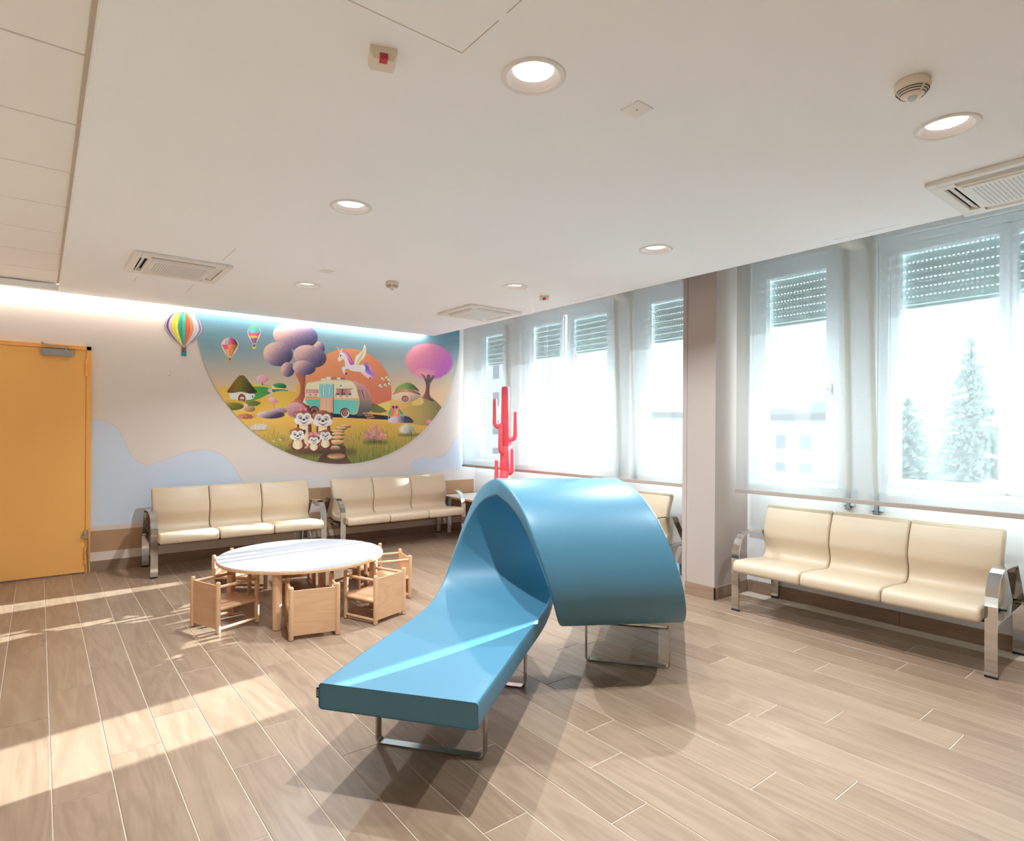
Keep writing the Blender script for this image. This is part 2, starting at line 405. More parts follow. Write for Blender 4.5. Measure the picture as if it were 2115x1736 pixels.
for num, a, b, panes, hy in WIN:
    W = s_empty('window_%d' % num, (XW, (a+b)/2, WZ0)); inv = Vector((XW, (a+b)/2, WZ0))
    fr = MB(); yy0, yy1 = min(p[0] for p in panes)-.06, max(p[1] for p in panes)+.06
    L = lambda mb, nm, mt, par=W: obj(nm, mb.mesh(nm, mt), par)
    def shift(mb):
        mb.v = [(x-inv.x, y-inv.y, z-inv.z) for x, y, z in mb.v]; return mb
    ring_frame(fr, XW+.035, XW+.105, a+.002, b-.002, WZ0+.002, WZ1-.002, yy0, yy1, GZ0-.06, GZ1+.06)
    L(shift(fr), 'frame', M['upvc'])
    if len(panes) == 2:
        c = (panes[0][0]+panes[1][1])/2
        L(shift(MB().box(XW+.03, c-.012, GZ0-.05, XW+.055, c+.012, GZ1+.05, .003)), 'mullion', M['upvc'])
    for gi, (g0, g1) in enumerate(panes):
        s0, s1 = g0-.058, g1+.058
        sh = L(shift(ring_frame(MB(), XW+.045, XW+.115, s0, s1, GZ0-.058, GZ1+.058, g0, g1, GZ0, GZ1)), 'sash', M['upvc'])
        L(shift(MB().box(XW+.078, g0-.01, GZ0-.01, XW+.084, g1+.01, GZ1+.01)), 'pane', M['glass'])
        hs = s1-.004 if gi == 0 else s0+.004
        if len(panes) == 1 and num in (3,): hs = s0+.004
        for hz in (GZ0+.02, GZ1-.05):
            L(shift(MB().tube([(XW+.030, hs, hz-.045), (XW+.030, hs, hz-.002)], .008, 10).tube([(XW+.030, hs, hz+.002), (XW+.030, hs, hz+.045)], .008, 10)), 'hinge', M['upvc'])
        # roller shutter outside, let down a quarter
        sm = s_empty('shutter', (XW+.142-inv.x, (g0+g1)/2-inv.y, 2.215-inv.z)); sm.parent = W; del sm['kind']
        wd = g1-g0+.10
        obj('shutter_rail', MB().box(-.008, -wd/2, -.012, .010, wd/2, .010, .003).mesh('shutter_rail', M['shutter']), sm)
        for i in range(7):
            obj('slat', slat_mesh(wd), sm, (0, 0, .015+.0605*i))
    if hy is not None:
        hd = MB().box(XW+.028, hy-.014, 1.62, XW+.047, hy+.014, 1.70, .004).tube([(XW+.03, hy, 1.66), (XW-.012, hy, 1.66), (XW-.016, hy, 1.645), (XW-.016, hy, 1.545)], .008, 10)
        L(shift(hd), 'handle', M['upvc'])
baseboard('baseboard_right', M['skirt_y'], -.70, 2.728, False, XW)
baseboard('baseboard_right', M['skirt_y'], 3.06, YB-.013, False, XW)
# pillar standing proud of the window wall, with a slim casing on its far side
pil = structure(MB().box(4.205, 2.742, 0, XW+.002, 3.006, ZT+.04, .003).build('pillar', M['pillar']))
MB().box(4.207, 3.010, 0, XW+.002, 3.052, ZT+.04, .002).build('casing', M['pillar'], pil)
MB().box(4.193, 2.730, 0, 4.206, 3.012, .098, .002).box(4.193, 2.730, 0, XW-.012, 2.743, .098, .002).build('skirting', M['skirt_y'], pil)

# ---- ceilings
ce = structure(MB().box(.135, Y0R, ZC, XE, YE, ZC+.055, .002).box(X0R, 6.585, ZC, .137, YE, ZC+.055, .002).box(X0R, Y0R, ZT, XW+.2, YB+.1, ZT+.08)
               .box(.130, Y0R, ZC+.002, .136, 6.585, ZT).build('ceiling', M['ceil']))
pan = MB().box(-.61, -.2952, 0, .61, .2952, .02, .004).mesh('panel', M['panel'])
for i in range(-3, 8):
    obj('panel', pan, ce, (-.492, 2.487+.5985*i-.299+.5985*0, 2.59))
MB().box(.116, Y0R, 2.586, .131, 6.585, 2.60).build('edge_trim', M['trimm'], ce)
MB().box(X0R, Y0R, 2.585, -1.105, 6.585, 2.60).build('panel_field', M['panel'], ce)
# inspection hatches: thin darker strips along their joints
gap = MB(); g = .0016
def gline(x0, y0, x1, y1):
    gap.box(min(x0, x1)-g, min(y0, y1)-g, ZC-.0006, max(x0, x1)+g, max(y0, y1)+g, ZC+.001)
gline(.45, 1.592, 1.042, 1.592); gline(1.042, 1.05, 1.042, 1.36); gline(1.042, 1.40, 1.042, 1.592)
gline(1.018, 4.26, 1.018, 4.62); gline(1.006, 5.56, 1.006, 5.87); gline(.60, 5.56, .60, 5.75); gline(3.865, 1.33, 3.865, 1.70)
gline(3.722, 5.57, 3.722, 5.93); gline(3.865, 3.60, 3.865, 4.10)
gg = gap.build('hatch_gap', M['trimm'], ce); gg['kind'] = 'stuff'
# LED strip lying on the edge of the floating ceiling, washing the mural wall
led = thing('led_strip', 'glowing warm strip light in the gap between ceiling edge and mural wall', 'light', (0, 0, ZC+.057))
MB().box(X0R+.1, YE+.001, -.022, 3.86, YE+.012, .004, .001).build('channel', M['alu'], led)
MB().box(X0R+.12, YE+.012, -.020, 3.85, YE+.0155, .002).build('diffuser', M['led_warm'], led)

# ---- the door
dr = s_empty('door_1', (-.1, YB, 0))
D = lambda mb, nm, mt, par=dr: (setattr(mb, 'v', [(x+.1, y-YB, z) for x, y, z in mb.v]), obj(nm, mb.mesh(nm, mt), par))[1]
D(MB().box(-.63, YB-.028, 0, -.565, YB+.01, 2.072, .002).box(.337, YB-.028, 0, .374, YB+.01, 2.072, .002).box(-.63, YB-.028, 2.036, .374, YB+.01, 2.072, .002), 'frame', M['orange_edge'])
D(MB().box(-.563, YB-.022, .012, .335, YB+.01, 2.034, .002), 'leaf', M['orange'])
for z0 in (1.80, .085):
    h = MB().tube([(.338, YB-.034, z0), (.338, YB-.034, z0+.045)], .0085, 12).tube([(.338, YB-.034, z0+.048), (.338, YB-.034, z0+.107)], .0085, 12).tube([(.338, YB-.034, z0+.11), (.338, YB-.034, z0+.155)], .0085, 12)
    h.box(.324, YB-.030, z0, .338, YB-.020, z0+.042, .001).box(.324, YB-.030, z0+.113, .338, YB-.020, z0+.155, .001)
    hg = D(h, 'hinge', M['orange_edge'])
    sc = MB()
    for zz in (z0+.02, z0+.134): sc.tube([(.331, YB-.031, zz), (.331, YB-.0335, zz)], .0035, 8)
    D(sc, 'screw', M['alu'], hg)
cl = D(MB().box(.014, YB-.062, 1.968, .234, YB-.022, 2.028, .004), 'closer', M['alu'])
D(MB().strip([(.19, YB-.045, 2.042), (.10, YB-.07, 2.052), (.015, YB-.045, 2.075)], (0, 0, 1), .008, .014).tube([(.19, YB-.045, 2.026), (.19, YB-.045, 2.052)], .010, 12).tube([(.015, YB-.05, 2.06), (.015, YB-.05, 2.086)], .007, 10), 'closer_arm', M['steel'], cl)
bt = D(MB().box(.327, YB-.05, .318, .356, YB-.022, .395, .003).tube([(.334, YB-.045, .335), (.30, YB-.05, .338)], .004, 8).tube([(.303, YB-.05, .338), (.298, YB-.05, .338)], .0075, 10), 'bolt', M['steel'])
D(MB().tube([(.352, YB-.036, .318), (.356, YB-.036, .30), (.360, YB-.036, .004)], .0055, 10), 'bolt_rod', M['steel'], bt)

# ---- sheer roller blinds in front of the windows
def roller_blind(name, label, y0, y1, x=4.40):
    t = thing(name, label, 'blind', (x, (y0+y1)/2, .845), group='sheer roller blinds'); h = (y1-y0)/2
    m = MB(); n = 40; nz = 8
    v = [(0.0, -h+2*h*i/n, .012+(ZT-.10-.845)*j/nz) for j in range(nz+1) for i in range(n+1)]
    m.add(v, [(j*(n+1)+i, j*(n+1)+i+1, (j+1)*(n+1)+i+1, (j+1)*(n+1)+i) for j in range(nz) for i in range(n)])
    obj('fabric', m.mesh('fabric', M['sheer']), t)
    obj('bottom_bar', MB().box(-.008, -h-.004, 0, .008, h+.004, .030, .004).mesh('bottom_bar', M['bar']), t)
    obj('roller', MB().tube([(0, -h, ZT-.09-.845), (0, h, ZT-.09-.845)], .022, 16).mesh('roller', M['alu']), t)
    return t
bl = roller_blind('roller_blind', 'long sheer roller blind between the mural corner and the pillar', 3.09, 6.64)
br = roller_blind('roller_blind', 'long sheer roller blind right of the pillar above a bench', .22, 2.68)
# brackets of the blinds on the piers
for par, y in ((bl, 4.10), (bl, 5.905), (br, 1.885)):
    q = par.location
    obj('bracket', MB().box(-.05, -.05, 0, XW-q.x-.002, .05, .055, .003).mesh('bracket', M['cream']), par, (0, y-q.y, 2.66-.845))
# ---- shutter straps with their clear clips
def strap(y_top, y_bot, z_bot, label):
    t = thing('shutter_strap', label, 'strap', (XW-.004, y_bot, z_bot), group='shutter straps on the piers')
    dy = y_top-y_bot; ht = ZT-z_bot-.01
    v = [(-.012, dy-.011, ht), (-.012, dy+.011, ht), (-.012, -.011, .05), (-.012, .011, .05), (-.009, dy-.011, ht), (-.009, dy+.011, ht), (-.009, -.011, .05), (-.009, .011, .05)]
    obj('webbing', MB().add(v, [(0, 1, 3, 2), (5, 4, 6, 7), (0, 2, 6, 4), (1, 5, 7, 3), (0, 4, 5, 1), (2, 3, 7, 6)]).mesh('webbing', M['strap']), t)
    cp = obj('clip', MB().box(-.016, -.042, .02, .003, -.014, .15, .003).box(-.016, .014, .02, .003, .042, .15, .003).box(-.006, -.016, .02, .003, .016, .15).mesh('clip', M['clear']), t)
    obj('clip_catch', MB().box(-.026, -.012, 0, .003, .012, .12, .003).box(-.028, -.018, -.004, .0, .022, .005, .001).mesh('clip_catch', M['alu']), cp)
strap(1.975, 1.935, .775, 'beige shutter strap on the pier above the right bench, nearer the pillar')
strap(1.80, 1.745, .755, 'beige shutter strap on the pier above the right bench, farther from the pillar')
strap(4.238, 4.152, .87, 'beige shutter strap right of the double window, on its frame side')
strap(4.02, 3.945, .86, 'beige shutter strap beside the narrow window next to the pillar')
strap(6.067, 6.0, .87, 'beige shutter strap behind the red cactus near the mural corner')

# ================================================================= OUTSIDE THE WINDOWS
structure(MB().box(5.2, -70, -4.2, 160, 120, -4.0).build('ground', M['ground']))
def facade(name, label, x, y, wx, wy, z1, mt, rows, cols, roof=.35):
    t = thing(name, label, 'building', (x, y, -4.0)); h = z1+4.0
    obj('wall', MB().box(-wx/2, -wy/2, 0, wx/2, wy/2, h).mesh('wall', mt), t)
    obj('roof', MB().box(-wx/2-.2, -wy/2-.2, h, wx/2+.2, wy/2+.2, h+roof, .03).mesh('roof', M['roofm']), t)
    for r in range(rows):
        for c in range(cols):
            yy = -wy/2+(c+.5)*wy/cols; zz = h-1.1-r*1.5
            wn = obj('window', MB().box(-wx/2-.03, yy-.35, zz-.5, -wx/2+.01, yy+.35, zz+.4).mesh('window', M['concrete']), t)
            obj('pane', MB().box(-wx/2-.04, yy-.28, zz-.43, -wx/2+.0, yy+.28, zz+.33).mesh('pane', M['facade_glass']), wn)
    obj('parapet_block', MB().box(-wx/4, -wy/4, h+roof, wx/4, wy/6, h+roof+.7).mesh('parapet_block', mt), t)
    return t
facade('office_block', 'pale block far outside the single window right of the pillar', 46, 25.0, 6, 5.5, 2.6, M['concrete'], 3, 3)
facade('low_annex', 'teal low block outside the single window right of the pillar, beside the pale block', 34, 15.2, 5, 4.0, 1.9, M['concrete2'], 2, 3)
facade('office_block', 'pale block far outside the double window behind the red cactus', 38, 38, 6, 7, 2.3, M['concrete'], 3, 4)
facade('low_annex', 'teal low block outside the right leaf of the double window', 30, 25.5, 5, 5, 2.1, M['concrete2'], 3, 3)
facade('tower_block', 'tall pale block outside the window at the mural corner', 22, 27.5, 5, 4.0, 5.6, M['concrete'], 5, 3)
facade('office_block', 'pale block outside the narrow window left of the pillar', 56, 38.0, 6, 9, 2.2, M['concrete'], 3, 4)
def conifer(name, label, x, y, top, rad, n, seed):
    rnd = random.Random(seed); t = thing(name, label, 'tree', (x, y, -4.0), group='trees outside the right window'); h = top+4.0
    obj('trunk', MB().tube([(0, 0, 0), (0, 0, h*.5), (0, 0, h*.97)], [.16, .10, .02], 8).mesh('trunk', M['bark']), t)
    mb = MB()
    for i in range(n):
        f = rnd.random()**.8; z = h*(1-f*.9); L = rad*(f**.85)*(0.7+.5*rnd.random())+.05; a = rnd.random()*2*PI
        ca, sa = math.cos(a), math.sin(a); dz = -L*.28+.1*rnd.random()
        for k in range(4):
            s0, s1 = k/4*L, (k+1.35)/4*L; wd = (.10+.12*L)*(1-.2*k)*rnd.uniform(.6, 1.3); zz = z+dz*(k/4)+rnd.uniform(-.05, .05)
            mb.add([(ca*s0, sa*s0, zz), (ca*(s0+s1)/2-sa*wd, sa*(s0+s1)/2+ca*wd, zz-.10), (ca*s1, sa*s1, zz+dz*.3-.03), (ca*(s0+s1)/2+sa*wd, sa*(s0+s1)/2-ca*wd, zz-.10),
                    ((ca*(s0+s1)/2), (sa*(s0+s1)/2), zz+.06)], [(0, 1, 4), (1, 2, 4), (2, 3, 4), (3, 0, 4), (0, 3, 2, 1)])
    fo = obj('foliage', mb.mesh('foliage', M['needles']), t); fo['kind'] = 'stuff'
conifer('conifer', 'tall pointed conifer outside the wide window at the right', 20.0, 5.15, 3.9, 1.35, 520, 3)
conifer('conifer', 'broad shorter conifer to the left of the tall pointed one outside', 24.0, 8.0, 2.5, 1.9, 420, 5)
conifer('conifer', 'low dark conifer right below the tall pointed one outside', 30.0, 4.2, 2.0, 2.4, 380, 9)

# ================================================================= UPHOLSTERED BENCHES
def bench(label, loc, rz, group='three-seat upholstered benches'):
    t = thing('waiting_bench', label, 'bench', loc, rz, group); L = 1.53
    prof = [(.004, .335), (.006, .360), (.018, .382), (.045, .392), (.12, .391), (.22, .386), (.33, .376), (.40, .374), (.435, .390), (.450, .420), (.449, .455), (.437, .500),
            (.428, .535), (.432, .585), (.447, .650), (.468, .705), (.483, .742), (.497, .762), (.517, .768), (.537, .758), (.545, .738), (.535, .700), (.512, .640), (.494, .585),
            (.489, .535), (.496, .490), (.508, .450), (.508, .405), (.495, .355), (.465, .325), (.40, .312), (.20, .318), (.06, .306), (.022, .305), (.008, .315)]
    P = catmull(prof, 3, True); n = len(P)
    cx = [p[0] for p in P]; 
    def offset(r):
        out = []
        for i in range(n):
            a, b = P[i-1], P[(i+1) % n]; tx, tz = b[0]-a[0], b[1]-a[1]; l = math.hypot(tx, tz) or 1
            out.append((P[i][0]+tz/l*r, P[i][1]-tx/l*r))
        return out
    wd = (L-.052)/3
    secs = [(0, .016), (.0025, .0085), (.008, .003), (.016, 0), (wd-.016-.005, 0), (wd-.008-.005, .003), (wd-.0025-.005, .0085), (wd-.005, .016)]
    key = 'shell_mesh'
    if key not in bench.cache:
        vs = []; fs = []
        for x, r in secs:
            q = offset(r); vs += [(x, a, b) for a, b in q]
        for k in range(len(secs)-1):
            for i in range(n): fs.append((k*n+i, k*n+(i+1) % n, (k+1)*n+(i+1) % n, (k+1)*n+i))
        mb = MB(); mb.add(vs, fs, True); mb.add(vs[:n], [tuple(range(n-1, -1, -1))], True); mb.add(vs[-n:], [tuple(range(n))], True)
        bench.cache[key] = mb.mesh('seat_shell', M['vinyl'])
        path = [(.097, .012), (.095, .20), (.093, .39), (.098, .44), (.113, .487), (.140, .527), (.178, .556), (.225, .572), (.28, .577), (.38, .575), (.49, .569), (.507, .564), (.518, .552), (.54, .515), (.60, .425), (.655, .338)]
        bench.cache['side'] = MB().strip([(0, a, b) for a, b in path], (1, 0, 0), .058, .010).mesh('side_frame', M['chrome'])
        bench.cache['rear'] = MB().strip([(0, .664, .345), (0, .662, .30), (0, .668, .012)], (1, 0, 0), .058, .010).mesh('rear_leg', M['chrome'])
        bench.cache['cross'] = MB().strip([(0, .10, .292), (0, .655, .318)], (1, 0, 0), .050, .007).tube([(0, .13, .285), (0, .13, .272)], .009, 10).tube([(0, .60, .306), (0, .60, .293)], .009, 10).mesh('crossbar', M['chrome'])
        bench.cache['foot1'] = MB().box(-.030, .090, 0, .030, .104, .014, .002).mesh('rubber_foot', M['black'])
        bench.cache['foot2'] = MB().box(-.030, .661, 0, .030, .675, .014, .002).mesh('rubber_foot', M['black'])
        bench.cache['beam'] = MB().box(0, .18, .275, L, .22, .315, .004).box(0, .39, .275, L, .43, .312, .004).mesh('seat_beam', M['black'])
    for i in range(3): obj('seat_shell', bench.cache[key], t, (.027+wd*i, 0, 0))
    for x in (0, L):
        a = obj('side_frame', bench.cache['side'], t, (x, 0, 0)); obj('rubber_foot', bench.cache['foot1'], a)
        a = obj('rear_leg', bench.cache['rear'], t, (x, 0, 0)); obj('rubber_foot', bench.cache['foot2'], a)
        obj('crossbar', bench.cache['cross'], t, (x, 0, 0))
    obj('seat_beam', bench.cache['beam'], t)
    return t
bench.cache = {}
bench('cream three-seat bench with chrome arms against the mural wall, next to the orange door', (.806, 6.036, 0), 0)
bench('cream three-seat bench with chrome arms directly under the round mural', (2.545, 6.036, 0), 0)
bench('cream three-seat bench under the right blind, right of the pillar', (3.985, 2.484, 0), -PI/2)
bench('cream three-seat bench mostly hidden behind the blue arched bench', (3.985, 4.870, 0), -PI/2)

# ================================================================= BLUE LOOPED BENCH
def loop_bench():
    x0, y0, psi, al, W, th, a0, b, b2, z2, b3, z3, b4, zt, zs = LOOP
    half = [(b-1.6, zs), (b-1.2, zs), (b-.8, zs), (b-.4, zs), (b, zs), (b2, z2), (b3, z3), (b4, zt)]
    Q = np.array(half+[(-p, z) for p, z in half[::-1]]); sec = []
    for i in range(len(Q)-3):
        for k in range(16):
            u = k/16; B = np.array([(1-u)**3, 3*u**3-6*u*u+4, -3*u**3+3*u*u+3*u+1, u**3])/6; sec.append(B @ Q[i:i+4])
    sec = np.array(sec); T = np.gradient(sec, axis=0); T /= np.linalg.norm(T, axis=1)[:, None]
    s = np.r_[0, np.cumsum(np.linalg.norm(np.diff(sec, axis=0), axis=1))]
    i0 = int(np.argmin(abs(sec[:len(sec)//4, 0]-a0))); sc = s[i0]+(a0-sec[i0, 0])
    pv = Vector((math.cos(psi), math.sin(psi), 0)); wv = Vector((math.sin(psi), -math.cos(psi), 0)); O = Vector((x0, y0, 0))-pv*a0
    d1 = pv*math.cos(al)+wv*math.sin(al); nn = wv*math.cos(al)-pv*math.sin(al)
    LT = (s[-1]/2-sc+W/2*math.sin(al))*2/math.cos(al)
    def at(u, v, off):
        a = u*math.cos(al)-v*math.sin(al); bb = u*math.sin(al)+v*math.cos(al); q = min(max(sc+a, s[0]), s[-1])
        p = np.array([np.interp(q, s, sec[:, k]) for k in (0, 1)]); t = np.array([np.interp(q, s, T[:, k]) for k in (0, 1)]); t /= np.linalg.norm(t)
        p = p+np.array([t[1], -t[0]])*off
        return O+pv*p[0]+wv*bb+Vector((0, 0, p[1]))
    t = thing('looped_bench', 'blue upholstered bench twisting up into a tunnel arch, on chrome sled legs', 'bench', (x0+d1.x*1.3+nn.x*.65, y0+d1.y*1.3+nn.y*.65, 0)); inv = Vector(t.location)
    r = .013; pr = []
    for k in range(13): pr.append((r+(W-2*r)*k/12, 0))
    def arc(cv, co, a_0, a_1):
        for k in range(1, 5):
            a = a_0+(a_1-a_0)*k/4; pr.append((cv+r*math.cos(a), co+r*math.sin(a)))
    arc(W-r, r, -PI/2, 0); pr.append((W, th/2)); pr.append((W, th-r)); arc(W-r, th-r, 0, PI/2)
    for k in range(1, 13): pr.append((W-r-(W-2*r)*k/12, th))
    arc(r, th-r, PI/2, PI); pr.append((0, th/2)); pr.append((0, r)); arc(r, r, PI, 1.5*PI)
    pr = pr[:-1]; n = len(pr); NU = 190; us = [LT*i/NU for i in range(NU+1)]
    vs = [at(u, v, o)-inv for u in us for v, o in pr]; fs = [(i*n+k, i*n+(k+1) % n, (i+1)*n+(k+1) % n, (i+1)*n+k) for i in range(NU) for k in range(n)]
    mb = MB(); mb.add(vs, fs, True); mb.add(vs[:n], [tuple(range(n))]); mb.add(vs[-n:], [tuple(range(n-1, -1, -1))])
    mb.build('upholstery', M['teal'], t)
    # piped seams round both ends and along the long edges
    for u, e in ((0, -.001), (LT, .001)):
        q = [at(u+e, v, o)-inv for v, o in pr]
        MB().tube(q+[q[0]], .0016, 6).build('piping', M['teal_pipe'], t)
    for v in (.004, W-.004):
        for off in (.004, th-.004):
            MB().tube([at(LT*i/150, v, off)-inv for i in range(151)], .0013, 6).build('seam', M['teal_pipe'], t)
    def sled(u, v0, v1, zt):
        c = lambda v, z: Vector((x0, y0, 0))+d1*u+nn*v+Vector((0, 0, z))-inv
        R = .022; path = [c(v0, zt)]
        path += [c(v0+R-R*math.cos(a), R+.004-R*math.sin(a)) for a in np.linspace(0, PI/2, 6)]
        path += [c(v1-R+R*math.sin(a), R+.004-R*math.cos(a)) for a in np.linspace(0, PI/2, 6)]
        path += [c(v1, zt)]
        MB().strip(path, d1, .040, .008).build('sled_leg', M['steel'], t)
    dv = W*0.0
    for u in (.372, 1.07): sled(u, .052, .530, zs-th+.006)
    for u in (1.532, 2.228): sled(u, .785, 1.255, zs-th+.006)
    # small black tag sewn into the front corner seam
    c = lambda u, v, z: Vector((x0, y0, 0))+d1*u+nn*v+Vector((0, 0, z))-inv
    def plate(u, v0_, v1_, z0, z1, dep):
        m = MB(); m.add([c(u, v0_, z0), c(u, v1_, z0), c(u, v1_, z1), c(u, v0_, z1), c(u+dep, v0_, z0), c(u+dep, v1_, z0), c(u+dep, v1_, z1), c(u+dep, v0_, z1)],
                        [(0, 1, 2, 3), (5, 4, 7, 6), (0, 4, 5, 1), (3, 2, 6, 7), (0, 3, 7, 4), (1, 5, 6, 2)]); return m
    tg = plate(.004, -.0145, .002, zs-.058, zs-.020, .002).build('tag', M['black'], t)
    lt = MB()
    for k, zc in enumerate((-.0285, -.034, -.0395, -.0448, -.049)):
        z = zs+zc; v = -.0080
        if k in (0, 4): q = plate(.0034, v-.0016, v+.0016, z-.0014, z+.0014, .0005)
        elif k == 2:
            q = MB(); a = .0032
            for i in range(4):
                p0 = (v+a*math.cos(i*PI/2), z+a*math.sin(i*PI/2)); p1 = (v+a*math.cos((i+1)*PI/2), z+a*math.sin((i+1)*PI/2))
                q.tube([c(.0036, *p0), c(.0036, *p1)], .0005, 4)
        else: q = plate(.0034, v-.002, v+.0012, z-.0006, z+.0004, .0005); q2 = plate(.0034, v-.0004, v+.0004, z-.0018, z+.0018, .0005); lt.add(q2.v, q2.f)
        lt.add(q.v, q.f)
    lt.build('tag_lettering', M['plastic'], tg)
LOOP = [0.8197, 2.1872, 1.0271, 0.3805, 0.6181, 0.0941, -0.9069, -0.3471, 0.3411, 0.3614, 0.3023, 0.9071, -0.0129, 0.9877, 0.397]
loop_bench()

# ================================================================= CHILDREN'S TABLE AND CHAIRS
tx, ty, tz, tr = 1.562, 4.523, .40, .589
tb = thing('round_table', 'low round white table with pale wood edge among small wooden chairs', 'table', (tx, ty, 0))
obj('tabletop', MB().lathe([(0, tz-.003), (tr-.003, tz-.003), (tr, tz-.006), (tr, tz-.022), (tr-.003, tz-.025), (0, tz-.025)], 0, 0, 72, False).mesh('tabletop', M['beech']), tb)
obj('laminate_face', MB().lathe([(0, tz), (tr-.004, tz), (tr-.003, tz-.001), (tr-.003, tz-.0032), (0, tz-.0032)], 0, 0, 72, False).mesh('laminate_face', M['laminate']), tb)
leg = MB().lathe([(0, .0), (.027, .0), (.030, .004), (.030, .030), (.0292, .031), (.0292, .033), (.030, .034), (.030, tz-.025), (0, tz-.025)], 0, 0, 20, True).mesh('leg', M['beech'])
cap = MB().lathe([(0, -.0), (.026, -.0), (.0265, .003), (0, .003)], 0, 0, 20).mesh('foot_pad', M['black'])
for a in (233.6, 323, 54, 143):
    l = obj('leg', leg, tb, (.53*math.cos(math.radians(a)), .53*math.sin(math.radians(a)), .001)); smooth_all(l, 35); obj('foot_pad', cap, l, (0, 0, -.001))
CW, CD, CH = .285, .285, .336
def make_chair(label, loc, rz):
    t = thing('cube_chair', label, 'chair', loc, rz, 'small wooden cube chairs'); h = CD/2; w2 = CW/2
    post = MB().lathe([(0, 0), (.012, 0), (.0150, .003), (.0155, .006), (.0155, CH-.012), (.0145, CH-.006), (.011, CH-.001), (0, CH)], 0, 0, 16).mesh('post', M['beech'])
    for sx in (-1, 1):
        for sy in (-1, 1):
            p = obj('post', post, t, (sx*h, sy*w2, .002))
            obj('glide', make_chair.glide, p, (0, 0, -.002))
    obj('back_panel', MB().box(-h-.005, -w2+.008, .028, -h+.005, w2-.008, CH-.022, .002).mesh('back_panel', M['beech_x']), t)
    obj('seat', MB().box(-h+.004, -w2+.002, .160, h+.012, w2-.002, .172, .003).mesh('seat', M['beech_seat']), t)
    for sy in (-1, 1):
        obj('seat_rail', MB().tube([(-h+.01, sy*w2, .158), (h-.01, sy*w2, .158)], .0125, 12).mesh('seat_rail', M['beech_seat']), t)
        obj('arm_rail', MB().tube([(-h+.01, sy*w2, CH-.034), (h-.01, sy*w2, CH-.034)], .0105, 12).mesh('arm_rail', M['beech_seat']), t)
        obj('floor_rail', MB().tube([(-h+.01, sy*w2, .030), (h-.01, sy*w2, .030)], .0105, 12).mesh('floor_rail', M['beech_seat']), t)
    return t
make_chair.glide = MB().lathe([(0, 0), (.010, 0), (.0105, .0022), (0, .0022)], 0, 0, 12).mesh('glide', M['black'])
CH_SPOTS = [((1.002, 4.421), 20.3, 'small wooden cube chair at the table edge nearest the orange door'),
            ((1.423, 3.934), 76.8, 'small wooden cube chair seen square from behind at the front of the round table'),
            ((1.892, 3.974), 110.5, 'small wooden cube chair between the round table and the blue bench seat'),
            ((2.206, 4.41), 168, 'small wooden cube chair farthest to the right of the round table'),
            ((2.161, 4.912), 207, 'small wooden cube chair behind the right part of the table, back towards the windows'),
            ((1.72, 5.19), 258, 'small wooden cube chair facing us from behind the middle of the table'),
            ((1.286, 5.177), -40, 'small wooden cube chair behind the left rim of the table, near the first bench')]
ch0 = None
for (x, y), a, lab in CH_SPOTS:
    if ch0 is None: ch0 = make_chair(lab, (x, y, 0), math.radians(a))
    else: dup(ch0, (x, y, 0), math.radians(a), lab)

# corner table behind the benches
ct = thing('corner_table', 'white topped side table with wood edge in the corner beside the red cactus', 'table', (4.12, 5.62, 0))
obj('tabletop', MB().box(0, 0, .455, .53, 1.09, .477, .003).mesh('tabletop', M['beech_x']), ct)
obj('laminate_face', MB().box(.002, .002, .4768, .528, 1.088, .479).mesh('laminate_face', M['plastic']), ct)
lg = MB().lathe([(0, 0), (.024, 0), (.026, .004), (.026, .455), (0, .455)], 0, 0, 18).mesh('leg', M['upvc'])
for x, y in ((.07, .07), (.46, .07), (.07, 1.01), (.46, 1.01)): smooth_all(obj('leg', lg, ct, (x, y, 0)), 35)

# ================================================================= RED CACTUS
cc = thing('cactus_stand', 'red cactus shaped coat stand in front of the left windows', 'coat stand', (3.95, 5.14, 0)); R = Vector((.793, -.609, 0)); Fw = Vector((.609, .793, 0))
def seg(z0, z1, r0, r1, rnd):
    p = [(0, z0), (r0-.002, z0), (r0, z0+.003)]
    p += [(r1, z1-rnd)] + [(r1-rnd+rnd*math.cos(a), z1-rnd+rnd*math.sin(a)) for a in np.linspace(.2, PI/2, 6)] if rnd > .004 else [(r1, z1-.003), (r1-.002, z1)]
    return MB().lathe(p+[(0, z1)], 0, 0, 24)
MB().lathe([(0, 0), (.19, 0), (.195, .006), (.19, .016), (.06, .024), (0, .024)], 0, 0, 32).build('base_plate', M['red'], cc)
seg(.02, .894, .062, .055, .003).build('trunk', M['red'], cc)
seg(.894, 1.16, .0545, .051, .003).build('trunk', M['red'], cc)
seg(1.16, 1.80, .0505, .041, .022).build('trunk', M['red'], cc)
def arm(off_r, off_f, ztop, zbot, r=.0215):
    e = R*off_r+Fw*off_f; n = e.normalized(); q = []
    L = e.length; bend = min(.055, L*.75)
    q.append(n*.03+Vector((0, 0, zbot))); q.append(n*(L-bend)+Vector((0, 0, zbot)))
    for a in np.linspace(0, PI/2, 7)[1:]: q.append(n*(L-bend+bend*math.sin(a))+Vector((0, 0, zbot+bend-bend*math.cos(a))))
    q.append(e+Vector((0, 0, (zbot+ztop)/2))); q.append(e+Vector((0, 0, ztop-.010)))
    rr = [r*1.12]*(len(q)-3)+[r*1.1, r, r*.93]
    q += [e+Vector((0, 0, ztop-.003)), e+Vector((0, 0, ztop))]; rr += [r*.82, r*.45]
    MB().tube(q, rr[:len(q)], 16).build('arm', M['red'], cc)
arm(-.1125, 0, 1.666, 1.362); arm(.111, 0, 1.529, 1.225); arm(-.050, -.085, 1.40, 1.085); arm(.078, -.035, 1.13, .86)
